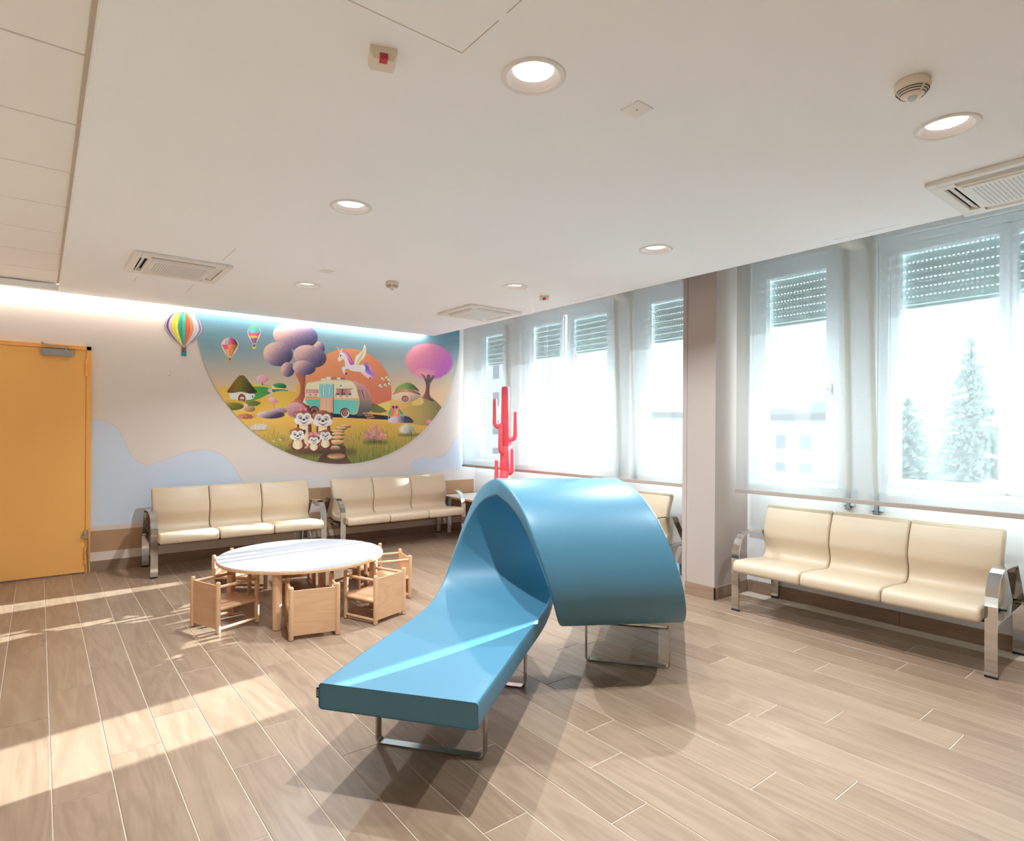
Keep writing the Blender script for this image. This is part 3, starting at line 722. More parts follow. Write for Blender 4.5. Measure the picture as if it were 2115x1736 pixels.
arm(-.090, .01, 1.005, .74); arm(.050, .08, 1.27, 1.14); arm(.02, .09, .80, .52)

# ================================================================= THINGS ON THE CEILING
def cut(target, cutters):
    for cme in cutters:
        md = target.modifiers.new('cut', 'BOOLEAN'); md.operation = 'DIFFERENCE'; md.object = cme; md.solver = 'EXACT'
    bpy.context.view_layer.update(); dg = bpy.context.evaluated_depsgraph_get()
    me = bpy.data.meshes.new_from_object(target.evaluated_get(dg)); target.modifiers.clear(); target.data = me
    for cme in cutters: bpy.data.objects.remove(cme)
LIGHTS = [((1.300, 1.548), 'round recessed downlight nearest to us, large at the top of the picture'),
          ((2.767, .796), 'round recessed downlight beside the smoke detector near the right air conditioner'),
          ((1.307, 3.068), 'round recessed downlight alone in the middle of the left ceiling'),
          ((3.177, 2.521), 'round recessed downlight nearest the pillar'),
          ((1.744, 4.985), 'round recessed downlight farthest back, nearest the mural'),
          ((3.106, 3.923), 'round recessed downlight between the far air conditioner and the pillar')]
OFFL = ['downlight in the panelled ceiling strip towards the orange door']
OFF = [(-1.6, 3.6)]  # lamp added beyond the frame to lift the light in the room
ACS = [((.805, 5.033), 'white square cassette air conditioner in the ceiling near the orange door', 0),
       ((3.515, 5.015), 'white square cassette air conditioner in the ceiling above the far windows', 0),
       ((3.632, .735), 'white square cassette air conditioner cut off by the right picture edge', 0)]
bodies = []
for (x, y), _ in LIGHTS: bodies.append(obj('c', MB().lathe([(0, ZC-.05), (.094, ZC-.05), (.094, ZC+.2), (0, ZC+.2)], x, y, 40).mesh('c', M['ceil'])))
for (x, y), _, _ in ACS: bodies.append(obj('c', MB().box(x-.28, y-.28, ZC-.05, x+.28, y+.28, ZC+.2).mesh('c', M['ceil'])))
cut(ce, bodies)
ring_m = MB().lathe([(.094, .004), (.108, .002), (.110, -.001), (.107, -.005), (.094, -.006), (.090, -.004), (.086, .0)], 0, 0, 48).mesh('trim_ring', M['plastic'])
ref_m = MB().lathe([(.090, -.004), (.084, .004), (.076, .014), (.070, .021)], 0, 0, 48).mesh('reflector', M['reflector'])
can_m = MB().lathe([(.0935, .001), (.0935, .15), (0, .15)], 0, 0, 32).mesh('housing', M['alu'])
# faceted lens that gives the light
lv = []; lf = []
NR, NA = 7, 40
for i in range(NR+1):
    for k in range(NA):
        r = .070*i/NR; a = 2*PI*k/NA; z = .021+(.012*(1-(i/NR)**2))+(.0012 if (i+k) % 2 else 0)
        lv.append((r*math.cos(a), r*math.sin(a), z))
for i in range(NR):
    for k in range(NA): lf.append((i*NA+k, (i+1)*NA+k, (i+1)*NA+(k+1) % NA, i*NA+(k+1) % NA))
len_m = MB().add(lv, lf).mesh('diffuser', M['lamp'])
ld = bpy.data.lights.new('downlight_lamp', 'AREA'); ld.shape = 'DISK'; ld.size = .050; ld.energy = DOWNLIGHT_W; ld.color = (.82, .92, 1.0); ld.spread = math.radians(130)
def lamp(x, y, par):
    o = bpy.data.objects.new('lamp', ld); C.objects.link(o); o.parent = par; o.location = (0, 0, .020)
for (x, y), lab in LIGHTS:
    t = thing('downlight', lab, 'ceiling light', (x, y, ZC), group='recessed downlights')
    obj('trim_ring', ring_m, t); obj('reflector', ref_m, t); obj('diffuser', len_m, t); obj('housing', can_m, t); lamp(x, y, t)

def cassette(x, y, label, rz):
    t = thing('air_conditioner', label, 'air conditioner', (x, y, ZC), rz, 'ceiling cassette air conditioners'); m = MB(); z0, z1 = -.022, .0
    A, B_, Cc, I = .310, .262, .205, .214
    for s in (-1, 1):
        m.box(min(s*A, s*B_), -A, z0, max(s*A, s*B_), A, z1, .006); m.box(-B_, min(s*A, s*B_), z0, B_, max(s*A, s*B_), z1, .006)
        for u in (-1, 1): m.box(min(s*Cc, s*B_), min(u*Cc, u*B_), z0, max(s*Cc, s*B_), max(u*Cc, u*B_), z1)
    m.box(-I, -I, z0-.001, I, I, z1, .003)
    obj('fascia', m.mesh('fascia', M['plastic']), t)
    g = obj('grille', MB().box(-.192, -.192, -.030, .192, .192, -.020, .004).mesh('grille', M['plastic']), t)
    ho = MB(); N = 20
    for i in range(N):
        for j in range(N):
            if (i in (0, N-1)) and (j in (0, N-1)): continue
            px, py = -.160+.320*i/(N-1), -.160+.320*j/(N-1)
            ho.add([(px-.0055, py, -.0306), (px-.003, py-.003, -.0306), (px+.003, py-.003, -.0306), (px+.0055, py, -.0306), (px+.003, py+.003, -.0306), (px-.003, py+.003, -.0306)], [(5, 4, 3, 2, 1, 0)])
    hh = obj('perforation', ho.mesh('perforation', M['facade_glass']), g); hh['kind'] = 'stuff'
    obj('air_duct', MB().box(-.272, -.272, .004, .272, .272, .009).mesh('air_duct', M['dark']), t)  # dark plate, shade inside the slots is put into its colour
    for k in range(4):
        a = k*PI/2; tilt = (.55, -.5, .75, 1.05)[k]
        lvm = MB().box(-.016, -.200, -.0025, .016, .200, .0025, .001)
        o = obj('louvre', lvm.mesh('louvre', M['plastic']), t); o.matrix_basis = Matrix.Rotation(a, 4, 'Z') @ Matrix.Translation((.241, 0, -.010)) @ Matrix.Rotation(tilt, 4, 'Y')
    obj('badge', MB().box(.196, .215-.02, -.0235, .203, .225-.02, -.0215).mesh('badge', M['bar']), t)
for x, y in OFF:
    bx_ = thing('downlight', OFFL.pop(0), 'ceiling light', (x, y, ZC if x > .2 else 2.59), group='recessed downlights out of view')
    obj('trim_ring', ring_m, bx_); obj('diffuser', len_m, bx_, (0, 0, -.048)); q_ = bpy.data.objects.new('lamp', ld); C.objects.link(q_); q_.parent = bx_; q_.location = (0, 0, -.008)
for (x, y), lab, rz in ACS: cassette(x, y, lab, rz)

def detector(x, y, label):
    t = thing('smoke_detector', label, 'smoke detector', (x, y, ZC), group='ceiling smoke detectors')
    obj('body', MB().lathe([(0, 0), (.050, 0), (.053, -.004), (.054, -.022), (.050, -.030), (.044, -.034), (.040, -.044), (.030, -.052), (.017, -.055), (0, -.055)], 0, 0, 36).mesh('body', M['cream_plastic']), t)
    sl = MB()
    for r, z in ((.0475, -.0345), (.0425, -.0405), (.0375, -.0470)):
        for q in range(3):
            a0, a1 = q*2*PI/3+.12, (q+1)*2*PI/3-.12; pts = [(r*math.cos(a), r*math.sin(a), z) for a in np.linspace(a0, a1, 14)]
            sl.tube(pts, .0013, 5)
    obj('vent_slot', sl.mesh('vent_slot', M['dark']), t)
    obj('lens', MB().lathe([(0, -.054), (.014, -.054), (.013, -.060), (.008, -.065), (0, -.066)], 0, 0, 18).mesh('lens', M['clear']), t)
detector(2.318, .765, 'round smoke detector beside a downlight near the right air conditioner')
detector(2.24, 4.426, 'round smoke detector on the far ceiling above the red cactus and mural')
def indicator(x, y, label, rz):
    t = thing('alarm_indicator', label, 'alarm indicator', (x, y, ZC), rz, 'alarm indicators on the ceiling'); m = MB()
    v = [(-.042, -.042, 0), (.042, -.042, 0), (.042, .042, 0), (-.042, .042, 0), (-.042, -.042, -.018), (.042, -.042, -.018), (.042, .042, -.018), (-.042, .042, -.018),
         (-.030, -.032, -.036), (.030, -.032, -.036), (.034, .034, -.036), (-.034, .034, -.036)]
    m.add(v, [(0, 1, 5, 4), (1, 2, 6, 5), (2, 3, 7, 6), (3, 0, 4, 7), (4, 5, 9, 8), (5, 6, 10, 9), (6, 7, 11, 10), (7, 4, 8, 11), (8, 9, 10, 11)])
    obj('body', m.mesh('body', M['cream_plastic']), t)
    obj('lens', MB().box(-.013, -.044, -.0385, .013, -.012, -.020, .004).mesh('lens', M['redlens']), t)
indicator(.85, 1.755, 'cream alarm indicator with a large red lens near the ceiling hatch', math.radians(-20))
indicator(3.535, 4.04, 'small cream alarm indicator far back near the windows', math.radians(-40))
def cover(x, y, label, sx=.043, sy=.043):
    t = thing('blank_cover', label, 'cover plate', (x, y, ZC), 0, 'blank ceiling cover plates')
    obj('plate', MB().box(-sx, -sy, -.004, sx, sy, 0, .0015).mesh('plate', M['plastic']), t)
    obj('screw', MB().tube([(0, 0, -.004), (0, 0, -.0052)], .004, 10).mesh('screw', M['bar']), t)
cover(1.730, 1.464, 'square blank cover plate right of the nearest downlight')
cover(1.704, 4.442, 'small blank cover plate just before the downlight nearest the mural')
# small wall nozzle left of the mural
t = thing('wall_nozzle', 'tiny round white nozzle on the beige wall left of the mural', 'nozzle', (1.0, YB-.001, 1.854))
obj('rosette', MB().lathe([(0, 0), (.016, 0), (.016, .004), (.009, .008), (.008, .014), (0, .014)], 0, 0, 18).mesh('rosette', M['plastic']), t).rotation_euler = (PI/2, 0, 0)
obj('tip', MB().lathe([(0, .013), (.005, .013), (.004, .022), (0, .022)], 0, 0, 12).mesh('tip', M['bar']), t).rotation_euler = (PI/2, 0, 0)

# ================================================================= THE ROUND PRINTED MURAL
# flat print on wall film: painted once per vertex; (U, V) are the artwork's own coordinates
HM = np.array([[971.114321311083, 5.3043014396250525, -1154.7059294361334], [119.23317752411397, -868.3817343828554, 2128.5651829945896], [0.11657089665788921, 0.0, 1.0]])
class Art:
    """soft-edged layered painting over a set of points"""
    def __init__(s, U, V, aa=2.2):
        s.U, s.V, s.aa = U, V, aa; s.c = np.zeros((len(U), 3)); s.rng = np.random.default_rng(4)
        s.grain = s.rng.random(len(U))-.5
    def noise(s, sx, sy, seed=0):
        g = np.random.default_rng(seed).random((64, 64)); x = s.U/sx; y = s.V/sy
        i, j = np.floor(x).astype(int), np.floor(y).astype(int); fx, fy = x-i, y-j; fx = fx*fx*(3-2*fx); fy = fy*fy*(3-2*fy)
        a = lambda p, q: g[p % 64, q % 64]
        return (a(i, j)*(1-fx)+a(i+1, j)*fx)*(1-fy)+(a(i, j+1)*(1-fx)+a(i+1, j+1)*fx)*fy
    def mix(s, al, col, idx=None):
        col = np.asarray(col, float); al = np.clip(al, 0, 1)[:, None]
        if idx is None: s.c = s.c*(1-al)+col*al
        else: s.c[idx] = s.c[idx]*(1-al)+col*al
    def near(s, x0, y0, x1, y1, pad=8):
        return np.nonzero((s.U > x0-pad) & (s.U < x1+pad) & (s.V > y0-pad) & (s.V < y1+pad))[0]
    def ell(s, cx, cy, rx, ry, col, rot=0, light=None, fur=0, soft=None, tex=0):
        """col: one colour, or (lit, mid, dark) modelled by the light direction"""
        m = max(rx, ry); ix = s.near(cx-m, cy-m, cx+m, cy+m, 14); dx, dy = s.U[ix]-cx, s.V[ix]-cy
        if rot: c_, s_ = math.cos(rot), math.sin(rot); dx, dy = dx*c_+dy*s_, -dx*s_+dy*c_
        nx, ny = dx/rx, dy/ry; q = np.sqrt(nx*nx+ny*ny)+1e-9; d = (q-1)*min(rx, ry)
        if fur: d = d+fur*(s.grain[ix]+.5)*1.6
        if light is not None:
            t = (nx*light[0]+ny*light[1])*.5+.5
            if tex: t = t+tex*s.grain[ix]
            col = s.ramp(t, col)
        elif tex: col = np.asarray(col)+tex*255*s.grain[ix][:, None]
        s.mix(.5-d/(soft or s.aa), col, ix)
    def ramp(s, t, cols):
        cols = np.asarray(cols, float)[::-1]; n = len(cols)-1; t = np.clip(t, 0, 1)*n; i = np.minimum(t.astype(int), n-1); f = (t-i)[:, None]
        return cols[i]*(1-f)+cols[i+1]*f
    def poly(s, P, col, smooth=0, lr=None, ud=None, tex=0, fur=0, soft=None):
        """lr / ud: colours ramped left to right / top to bottom instead of one colour"""
        if smooth: P = catmull(P, smooth, True)
        P = np.asarray(P, float); x0, y0 = P.min(0); x1, y1 = P.max(0); ix = s.near(x0, y0, x1, y1); X, Y = s.U[ix], s.V[ix]
        d2 = np.full(len(ix), 1e12); ins = np.zeros(len(ix), bool)
        for (ax, ay), (bx, by) in zip(P, np.roll(P, -1, 0)):
            ex, ey = bx-ax, by-ay; L = ex*ex+ey*ey+1e-9; u = np.clip(((X-ax)*ex+(Y-ay)*ey)/L, 0, 1)
            d2 = np.minimum(d2, (X-ax-u*ex)**2+(Y-ay-u*ey)**2)
            if ay != by: ins ^= ((ay > Y) != (by > Y)) & (X < ex*(Y-ay)/(ey)+ax)
        d = np.sqrt(d2)*np.where(ins, -1, 1)
        if fur: d = d+fur*(s.grain[ix]+.5)*1.6
        if lr is not None: col = s.ramp(1-(X-x0)/(x1-x0+1e-9)+tex*s.grain[ix], lr)
        elif ud is not None: col = s.ramp(1-(Y-y0)/(y1-y0+1e-9)+tex*s.grain[ix], ud)
        elif tex: col = np.asarray(col)+tex*255*s.grain[ix][:, None]
        s.mix(.5-d/(soft or s.aa), col, ix)
    def line(s, P, w, col):
        P = np.asarray(P, float); x0, y0 = P.min(0)-w; x1, y1 = P.max(0)+w; ix = s.near(x0, y0, x1, y1); X, Y = s.U[ix], s.V[ix]; d2 = np.full(len(ix), 1e12)
        for (ax, ay), (bx, by) in zip(P[:-1], P[1:]):
            ex, ey = bx-ax, by-ay; L = ex*ex+ey*ey+1e-9; u = np.clip(((X-ax)*ex+(Y-ay)*ey)/L, 0, 1); d2 = np.minimum(d2, (X-ax-u*ex)**2+(Y-ay-u*ey)**2)
        s.mix(.5-(np.sqrt(d2)-w/2)/s.aa, col, ix)
    def rect(s, x0, y0, x1, y1, col, **k): s.poly([(x0, y0), (x1, y0), (x1, y1), (x0, y1)], col, **k)
    def linear(s):
        v = np.clip(s.c/255, 0, 1); v = np.where(v <= .04045, v/12.92, ((v+.055)/1.055)**2.4); g = v.mean(1, keepdims=True)
        return np.clip((g+(v-g)*.93)*1.32, 0, .92)

def paint_mural(U, V):
    A = Art(U, V); LT = (-.75, -.55)
    # sky
    t = np.clip((V-60)/640, 0, 1); side = np.clip((1000-U)/1000, -1, 1)
    sky = A.ramp(1-t, [(74, 124, 150), (98, 142, 160), (122, 150, 160), (176, 172, 162), (222, 186, 146)])
    A.mix(np.ones(len(U)), sky); unlit_corner = np.clip((U-1750)/330, 0, 1)*np.clip((520-V)/420, 0, 1); A.mix(unlit_corner*.55, (62, 88, 106))  # upper right darkened: shade beyond the strip light put into the print
    A.mix(.10*A.noise(160, 26, 3), (180, 190, 190))
    # setting sun
    A.ell(1218, 708, 334, 338, [(222, 152, 100), (212, 128, 94), (198, 102, 86)], light=(-.5, -.8))
    # far hills
    A.poly([(150, 640), (230, 668), (300, 655), (330, 700), (340, 800), (100, 820)], (232, 184, 84), smooth=4)
    A.poly([(440, 690), (480, 655), (560, 645), (650, 660), (740, 690), (830, 720), (830, 800), (440, 810)], 0, smooth=4, lr=[(110, 160, 70), (50, 150, 90), (40, 120, 76)])
    A.poly([(455, 665), (490, 644), (560, 646), (650, 662), (640, 672), (540, 660)], (214, 190, 80), smooth=3)
    A.poly([(810, 720), (822, 660), (850, 635), (900, 640), (900, 760), (810, 780)], 0, smooth=4, lr=[(236, 196, 82), (214, 150, 70)])
    # small hillside house and its pink tree
    A.ell(690, 660, 56, 26, [(96, 170, 96), (48, 130, 72), (30, 90, 56)], light=LT); A.poly([(632, 668), (640, 650), (668, 668), (740, 676), (744, 690), (650, 684)], (236, 208, 140), smooth=3); A.line([(636, 686), (700, 684), (756, 690)], 5, (40, 96, 60))
    A.line([(562, 622), (562, 650)], 6, (80, 60, 60)); A.ell(562, 602, 51, 34, [(246, 206, 214), (226, 160, 178), (190, 120, 150)], light=LT, fur=5, tex=.2)
    # meadow
    A.poly([(100, 800), (420, 770), (520, 760), (640, 705), (740, 695), (860, 720), (900, 900), (1460, 830), (1560, 765), (1760, 760), (1900, 800), (1990, 900), (1900, 1300), (100, 1300)], 0,
           smooth=3, ud=[(230, 186, 92), (228, 184, 84), (226, 180, 78), (204, 164, 70), (140, 134, 58), (98, 110, 50), (66, 84, 42)])
    A.poly([(480, 800), (560, 745), (640, 706), (740, 694), (860, 720), (880, 800), (860, 880), (520, 890)], 0, smooth=4, lr=[(216, 172, 70), (232, 188, 76), (226, 178, 70)])
    A.poly([(1440, 806), (1500, 780), (1570, 765), (1640, 790), (1560, 830), (1460, 850)], (236, 202, 104), smooth=4)
    A.poly([(1560, 830), (1660, 785), (1760, 742), (1850, 740), (1930, 812), (1990, 880), (1960, 960), (1720, 950), (1580, 900)], 0, smooth=4, lr=[(216, 184, 96), (190, 160, 84), (150, 132, 80), (96, 92, 68)], tex=.12)
    A.poly([(1390, 790), (1440, 800), (1520, 852), (1400, 858)], (112, 112, 66), smooth=2)
    A.poly([(1950, 790), (2010, 745), (2040, 800), (1950, 850)], (214, 176, 92), smooth=2)
    # mushroom house
    A.poly([(270, 785), (330, 760), (400, 765), (480, 762), (550, 780), (520, 812), (400, 820), (300, 812)], 0, smooth=3, lr=[(216, 176, 60), (150, 150, 60), (70, 100, 56)], fur=5)
    A.poly([(322, 700), (495, 705), (492, 752), (440, 762), (330, 756), (316, 740)], 0, smooth=2, lr=[(226, 226, 236), (250, 240, 232), (210, 214, 240)])
    A.poly([(286, 700), (300, 682), (340, 625), (376, 582), (402, 571), (430, 582), (470, 632), (505, 676), (524, 704), (500, 716), (460, 716), (400, 704), (330, 712), (296, 708)], 0, smooth=4,
           lr=[(110, 76, 48), (128, 96, 44), (116, 112, 40), (52, 62, 44), (66, 52, 40)], tex=.34, fur=3)
    A.ell(405, 752, 32, 40, (236, 196, 176)); A.ell(405, 753, 28, 36, (96, 54, 42)); A.ell(407, 752, 20, 28, (150, 100, 74)); A.rect(392, 742, 422, 756, (220, 206, 190)); A.rect(484, 728, 491, 746, (70, 66, 90))
    A.ell(330, 790, 110, 26, (206, 168, 66)); A.ell(330, 812, 90, 30, [(176, 160, 60), (120, 116, 40), (84, 96, 36)], light=LT)
    A.poly([(420, 788), (450, 800), (440, 830), (400, 850), (380, 846), (420, 820)], (226, 190, 156), smooth=3); A.ell(464, 832, 44, 22, [(216, 176, 130), (180, 140, 100), (120, 92, 76)], light=LT, tex=.2)
    A.ell(440, 890, 80, 24, (156, 90, 84), fur=8, tex=.3); A.ell(410, 886, 54, 18, (200, 120, 104), fur=8, tex=.3)
    # big cloud-like tree
    A.poly([(818, 560), (886, 560), (892, 620), (886, 690), (900, 760), (936, 850), (930, 880), (870, 800), (780, 790), (800, 770), (846, 720), (852, 650), (836, 610)], 0, smooth=4, lr=[(206, 130, 90), (196, 112, 80), (150, 84, 70), (66, 46, 50)])
    PU = [(240, 200, 184), (204, 170, 168), (144, 122, 146), (90, 86, 124), (68, 62, 90)]
    for c_ in ((990, 372, 50, 58, .2), (815, 272, 174, 106, .12), (682, 412, 114, 94, .15), (756, 530, 53, 58, 0), (926, 430, 130, 86, .22), (882, 516, 90, 57, .1)):
        A.ell(*c_[:4], PU, rot=c_[4], light=(-.85, -.45), tex=.16, fur=1.5)
    # pink tree on the right
    A.poly([(1770, 562), (1800, 572), (1818, 600), (1822, 566), (1846, 566), (1846, 596), (1868, 570), (1882, 576), (1850, 630), (1842, 700), (1852, 745), (1880, 775), (1796, 748), (1810, 700), (1812, 630)], 0, smooth=3, lr=[(170, 112, 96), (120, 84, 80), (66, 60, 66)])
    A.ell(1838, 468, 190, 143, [(238, 156, 164), (222, 138, 158), (206, 120, 164), (188, 100, 178), (172, 88, 176)], rot=.1, light=(-.8, -.35), fur=9, tex=.22)
    A.ell(1800, 560, 70, 26, (222, 150, 160), soft=40); A.poly([(1775, 563), (1802, 575), (1820, 604), (1824, 572), (1846, 572), (1848, 600), (1868, 575), (1880, 580), (1846, 640), (1815, 640), (1806, 598)], (104, 84, 80), smooth=2)
    # round hut with a green roof
    A.ell(1662, 726, 108, 58, [(242, 220, 190), (226, 196, 160), (150, 124, 116)], light=(-.6, -.6)); A.poly([(1556, 760), (1640, 782), (1720, 770), (1780, 742), (1780, 800), (1556, 800)], (214, 186, 100), smooth=3)
    A.poly([(1556, 722), (1590, 690), (1640, 676), (1700, 682), (1750, 702), (1776, 724), (1740, 716), (1690, 704), (1630, 704), (1590, 714)], 0, smooth=4, lr=[(190, 130, 104), (206, 142, 116), (90, 62, 66)])
    A.poly([(1566, 702), (1600, 656), (1650, 632), (1690, 630), (1730, 652), (1768, 700), (1720, 688), (1660, 682), (1600, 692)], 0, smooth=4, lr=[(134, 160, 84), (140, 172, 88), (92, 130, 66), (48, 70, 56)], tex=.3, fur=3)
    A.ell(1654, 754, 32, 29, (244, 232, 210)); A.ell(1655, 754, 27, 25, (82, 50, 48)); A.ell(1656, 755, 21, 21, (206, 116, 108)); A.line([(1656, 736), (1656, 775)], 3, (110, 56, 56))
    A.poly([(1530, 812), (1600, 784), (1650, 786), (1700, 770), (1700, 810), (1560, 850)], 0, smooth=3, lr=[(232, 196, 104), (214, 178, 96), (196, 160, 90)])
    # caravan
    A.poly([(930, 870), (1300, 868), (1500, 882), (1545, 898), (1530, 914), (1180, 898), (940, 890)], (46, 46, 64), smooth=2)
    A.poly([(1250, 622), (1300, 634), (1350, 656), (1378, 690), (1396, 750), (1400, 800), (1390, 850), (1340, 880), (1280, 878), (1290, 760)], 0, smooth=3, ud=[(206, 176, 178), (190, 140, 140), (206, 140, 116), (140, 126, 120), (104, 104, 106), (84, 84, 92)])
    A.poly([(896, 660), (910, 634), (940, 624), (1060, 610), (1200, 610), (1246, 622), (1276, 660), (1300, 740), (1304, 790), (1290, 860), (1262, 876), (1230, 870), (900, 800), (888, 740)], (246, 226, 186), smooth=3)
    A.poly([(888, 752), (1302, 760), (1304, 800), (1292, 856), (1262, 874), (1230, 872), (1216, 840), (1180, 838), (1160, 870), (1106, 868), (990, 850), (900, 790)], 0, smooth=1, lr=[(96, 196, 184), (88, 190, 176), (98, 204, 190), (110, 200, 186)])
    A.poly([(890, 742), (1302, 750), (1303, 768), (890, 756)], (236, 180, 136)); A.line([(1276, 650), (1300, 742), (1302, 800), (1290, 856), (1264, 874)], 5, (236, 190, 130))
    A.line([(905, 632), (1060, 610), (1240, 618)], 4, (196, 170, 140)); A.rect(1009, 598, 1050, 614, (240, 216, 180)); A.rect(1052, 585, 1086, 610, (248, 232, 206)); A.rect(1086, 588, 1130, 606, (196, 120, 110)); A.rect(1134, 592, 1166, 606, (240, 228, 214)); A.rect(1160, 592, 1196, 606, (150, 110, 106))
    A.rect(896, 682, 992, 712, (170, 120, 110)); A.rect(900, 684, 988, 712, 0, lr=[(214, 170, 170), (190, 146, 150)], tex=.2); A.rect(898, 712, 992, 738, (232, 200, 170))
    for k in range(9): A.ell(906+k*10, 724, 5, 7, [(240, 240, 230), (226, 190, 80), (120, 150, 160), (220, 130, 90)][k % 4])
    A.rect(896, 738, 990, 748, (206, 140, 110)); A.rect(1000, 640, 1108, 868, (176, 130, 104)); A.rect(1003, 640, 1104, 744, (150, 206, 206)); A.rect(1014, 654, 1042, 736, (108, 186, 196)); A.rect(1062, 654, 1092, 736, (108, 186, 196)); A.rect(1024, 660, 1034, 730, (176, 222, 222)); A.rect(1070, 660, 1080, 730, (176, 222, 222))
    A.rect(1003, 746, 1104, 868, 0, lr=[(226, 172, 140), (232, 186, 156), (214, 160, 132)]); A.line([(1052, 642), (1052, 868)], 2.5, (176, 130, 110)); A.line([(1106, 644), (1106, 868)], 5, (90, 70, 66))
    A.ell(1163, 655, 6, 6, (120, 104, 84)); A.line([(1126, 680), (1252, 679)], 5, (110, 78, 72)); A.poly([(1132, 683), (1240, 683), (1244, 728), (1118, 728)], 0, lr=[(206, 150, 146), (166, 110, 108), (214, 160, 156)], tex=.2); A.line([(1176, 684), (1172, 728)], 8, (110, 64, 62)); A.rect(1118, 728, 1246, 742, (226, 150, 130))
    for x in (1142, 1188, 1232): A.rect(x-10, 724, x+10, 746, (240, 240, 236)); A.ell(x, 718, 12, 9, (76, 96, 90), tex=.3)
    A.poly([(1286, 684), (1340, 686), (1366, 700), (1390, 750), (1306, 752)], (176, 128, 124), smooth=1); A.poly([(1292, 690), (1336, 692), (1362, 704), (1382, 744), (1312, 746)], 0, lr=[(150, 110, 110), (190, 150, 150), (160, 120, 120)]); A.line([(1326, 692), (1340, 746)], 6, (80, 60, 64))
    A.ell(960, 846, 36, 36, (60, 44, 50)); A.ell(960, 848, 29, 30, (150, 90, 80)); A.ell(961, 850, 14, 15, (80, 50, 50)); A.ell(1194, 858, 36, 34, (66, 48, 54)); A.ell(1196, 866, 32, 32, (248, 238, 226)); A.ell(1193, 862, 25, 26, (140, 84, 76)); A.ell(1195, 862, 14, 15, (196, 128, 110)); A.ell(1196, 862, 6, 6, (110, 66, 60))
    A.line([(1330, 850), (1370, 905)], 4, (170, 90, 70)); A.line([(1382, 850), (1400, 890)], 4, (170, 90, 70))
    for k in range(5): A.line([(1332+k*9, 866+k*9), (1386+k*9, 858+k*9)], 4, (206, 130, 100) if k % 2 else (236, 200, 170))
    # flying unicorn
    Wh = [(250, 236, 236), (240, 214, 220), (214, 178, 196)]
    A.poly([(1352, 478), (1378, 486), (1382, 520), (1400, 548), (1424, 570), (1410, 590), (1380, 596), (1372, 560), (1352, 540), (1344, 500)], 0, smooth=3, ud=[(150, 120, 200), (86, 90, 190), (160, 110, 206), (184, 140, 220)])
    A.line([(1372, 490), (1386, 530), (1400, 540), (1398, 522)], 7, (204, 140, 206))
    A.poly([(1266, 492), (1278, 430), (1304, 408), (1330, 380), (1344, 340), (1352, 352), (1358, 380), (1352, 420), (1332, 450), (1310, 470), (1296, 490)], 0, smooth=3, lr=[(236, 214, 180), (248, 236, 210), (226, 200, 160)])
    for k in range(6): A.line([(1284+k*4, 482-k*8), (1320+k*6, 452-k*18)], 2.5, (190, 160, 126))
    A.poly([(1196, 470), (1236, 486), (1290, 494), (1338, 496), (1352, 520), (1350, 548), (1384, 572), (1398, 592), (1386, 604), (1360, 592), (1330, 566), (1310, 548), (1260, 544), (1222, 528), (1208, 524), (1196, 530), (1196, 545), (1208, 558), (1200, 570), (1184, 560), (1170, 524), (1180, 506), (1196, 508)], 0, smooth=3, ud=Wh)
    A.poly([(1160, 392), (1186, 384), (1208, 400), (1222, 446), (1246, 494), (1200, 512), (1194, 470), (1180, 450), (1162, 462), (1146, 468), (1138, 452), (1150, 430)], 0, smooth=3, lr=[(250, 240, 240), (246, 226, 230), (230, 200, 214)])
    A.poly([(1170, 378), (1190, 380), (1216, 402), (1240, 440), (1264, 488), (1236, 492), (1216, 450), (1196, 410), (1176, 398)], 0, smooth=3, lr=[(196, 120, 196), (226, 120, 186), (190, 84, 156), (150, 90, 180)])
    for k in range(4): A.line([(1196+k*10, 396+k*14), (1222+k*11, 446+k*14)], 2, (240, 180, 222))
    A.poly([(1130, 352), (1136, 356), (1162, 392), (1152, 398)], (236, 190, 140)); A.poly([(1164, 366), (1172, 366), (1178, 386), (1166, 390)], (240, 190, 160)); A.ell(1162, 424, 5, 7, (60, 36, 50)); A.ell(1146, 456, 2.5, 2.5, (110, 60, 60)); A.ell(1203, 562, 9, 9, (120, 60, 54)); A.ell(1386, 596, 7, 6, (120, 60, 54))
    # butterflies
    for x, y in ((1480, 598), (1512, 590), (1462, 652), (1500, 646), (1532, 636), (1528, 606)):
        A.ell(x, y, 11, 15, (128, 84, 60), rot=.5); A.ell(x, y, 9, 13, (246, 222, 186), rot=.5); A.ell(x+12, y+10, 11, 11, (128, 84, 60)); A.ell(x+12, y+10, 9, 9, (240, 196, 150)); A.line([(x+4, y-6), (x+10, y-22)], 2, (190, 130, 96))
    # small balloons
    for (cx, cy, rx, ry), bands in (((313, 345, 65, 58), 0), ((499, 250, 50, 54), 1)):
        A.poly([(cx-rx, cy), (cx-rx*.86, cy-ry*.55), (cx-rx*.4, cy-ry*.94), (cx, cy-ry), (cx+rx*.4, cy-ry*.94), (cx+rx*.86, cy-ry*.55), (cx+rx, cy), (cx+rx*.74, cy+ry*.7), (cx+rx*.22, cy+ry*1.5), (cx-rx*.22, cy+ry*1.5), (cx-rx*.74, cy+ry*.7)], (236, 220, 190), smooth=3)
        ix = A.near(cx-rx, cy-ry, cx+rx, cy+ry*1.5, 0); nx, ny = (U[ix]-cx)/rx, (V[ix]-cy)/ry; wdt = np.where(ny < 0, np.sqrt(np.clip(1-ny*ny, 0, 1)), np.clip(1-.52*ny, 0, 1)); ins = np.abs(nx) < wdt*.95; sgm = nx/np.maximum(wdt, .05)
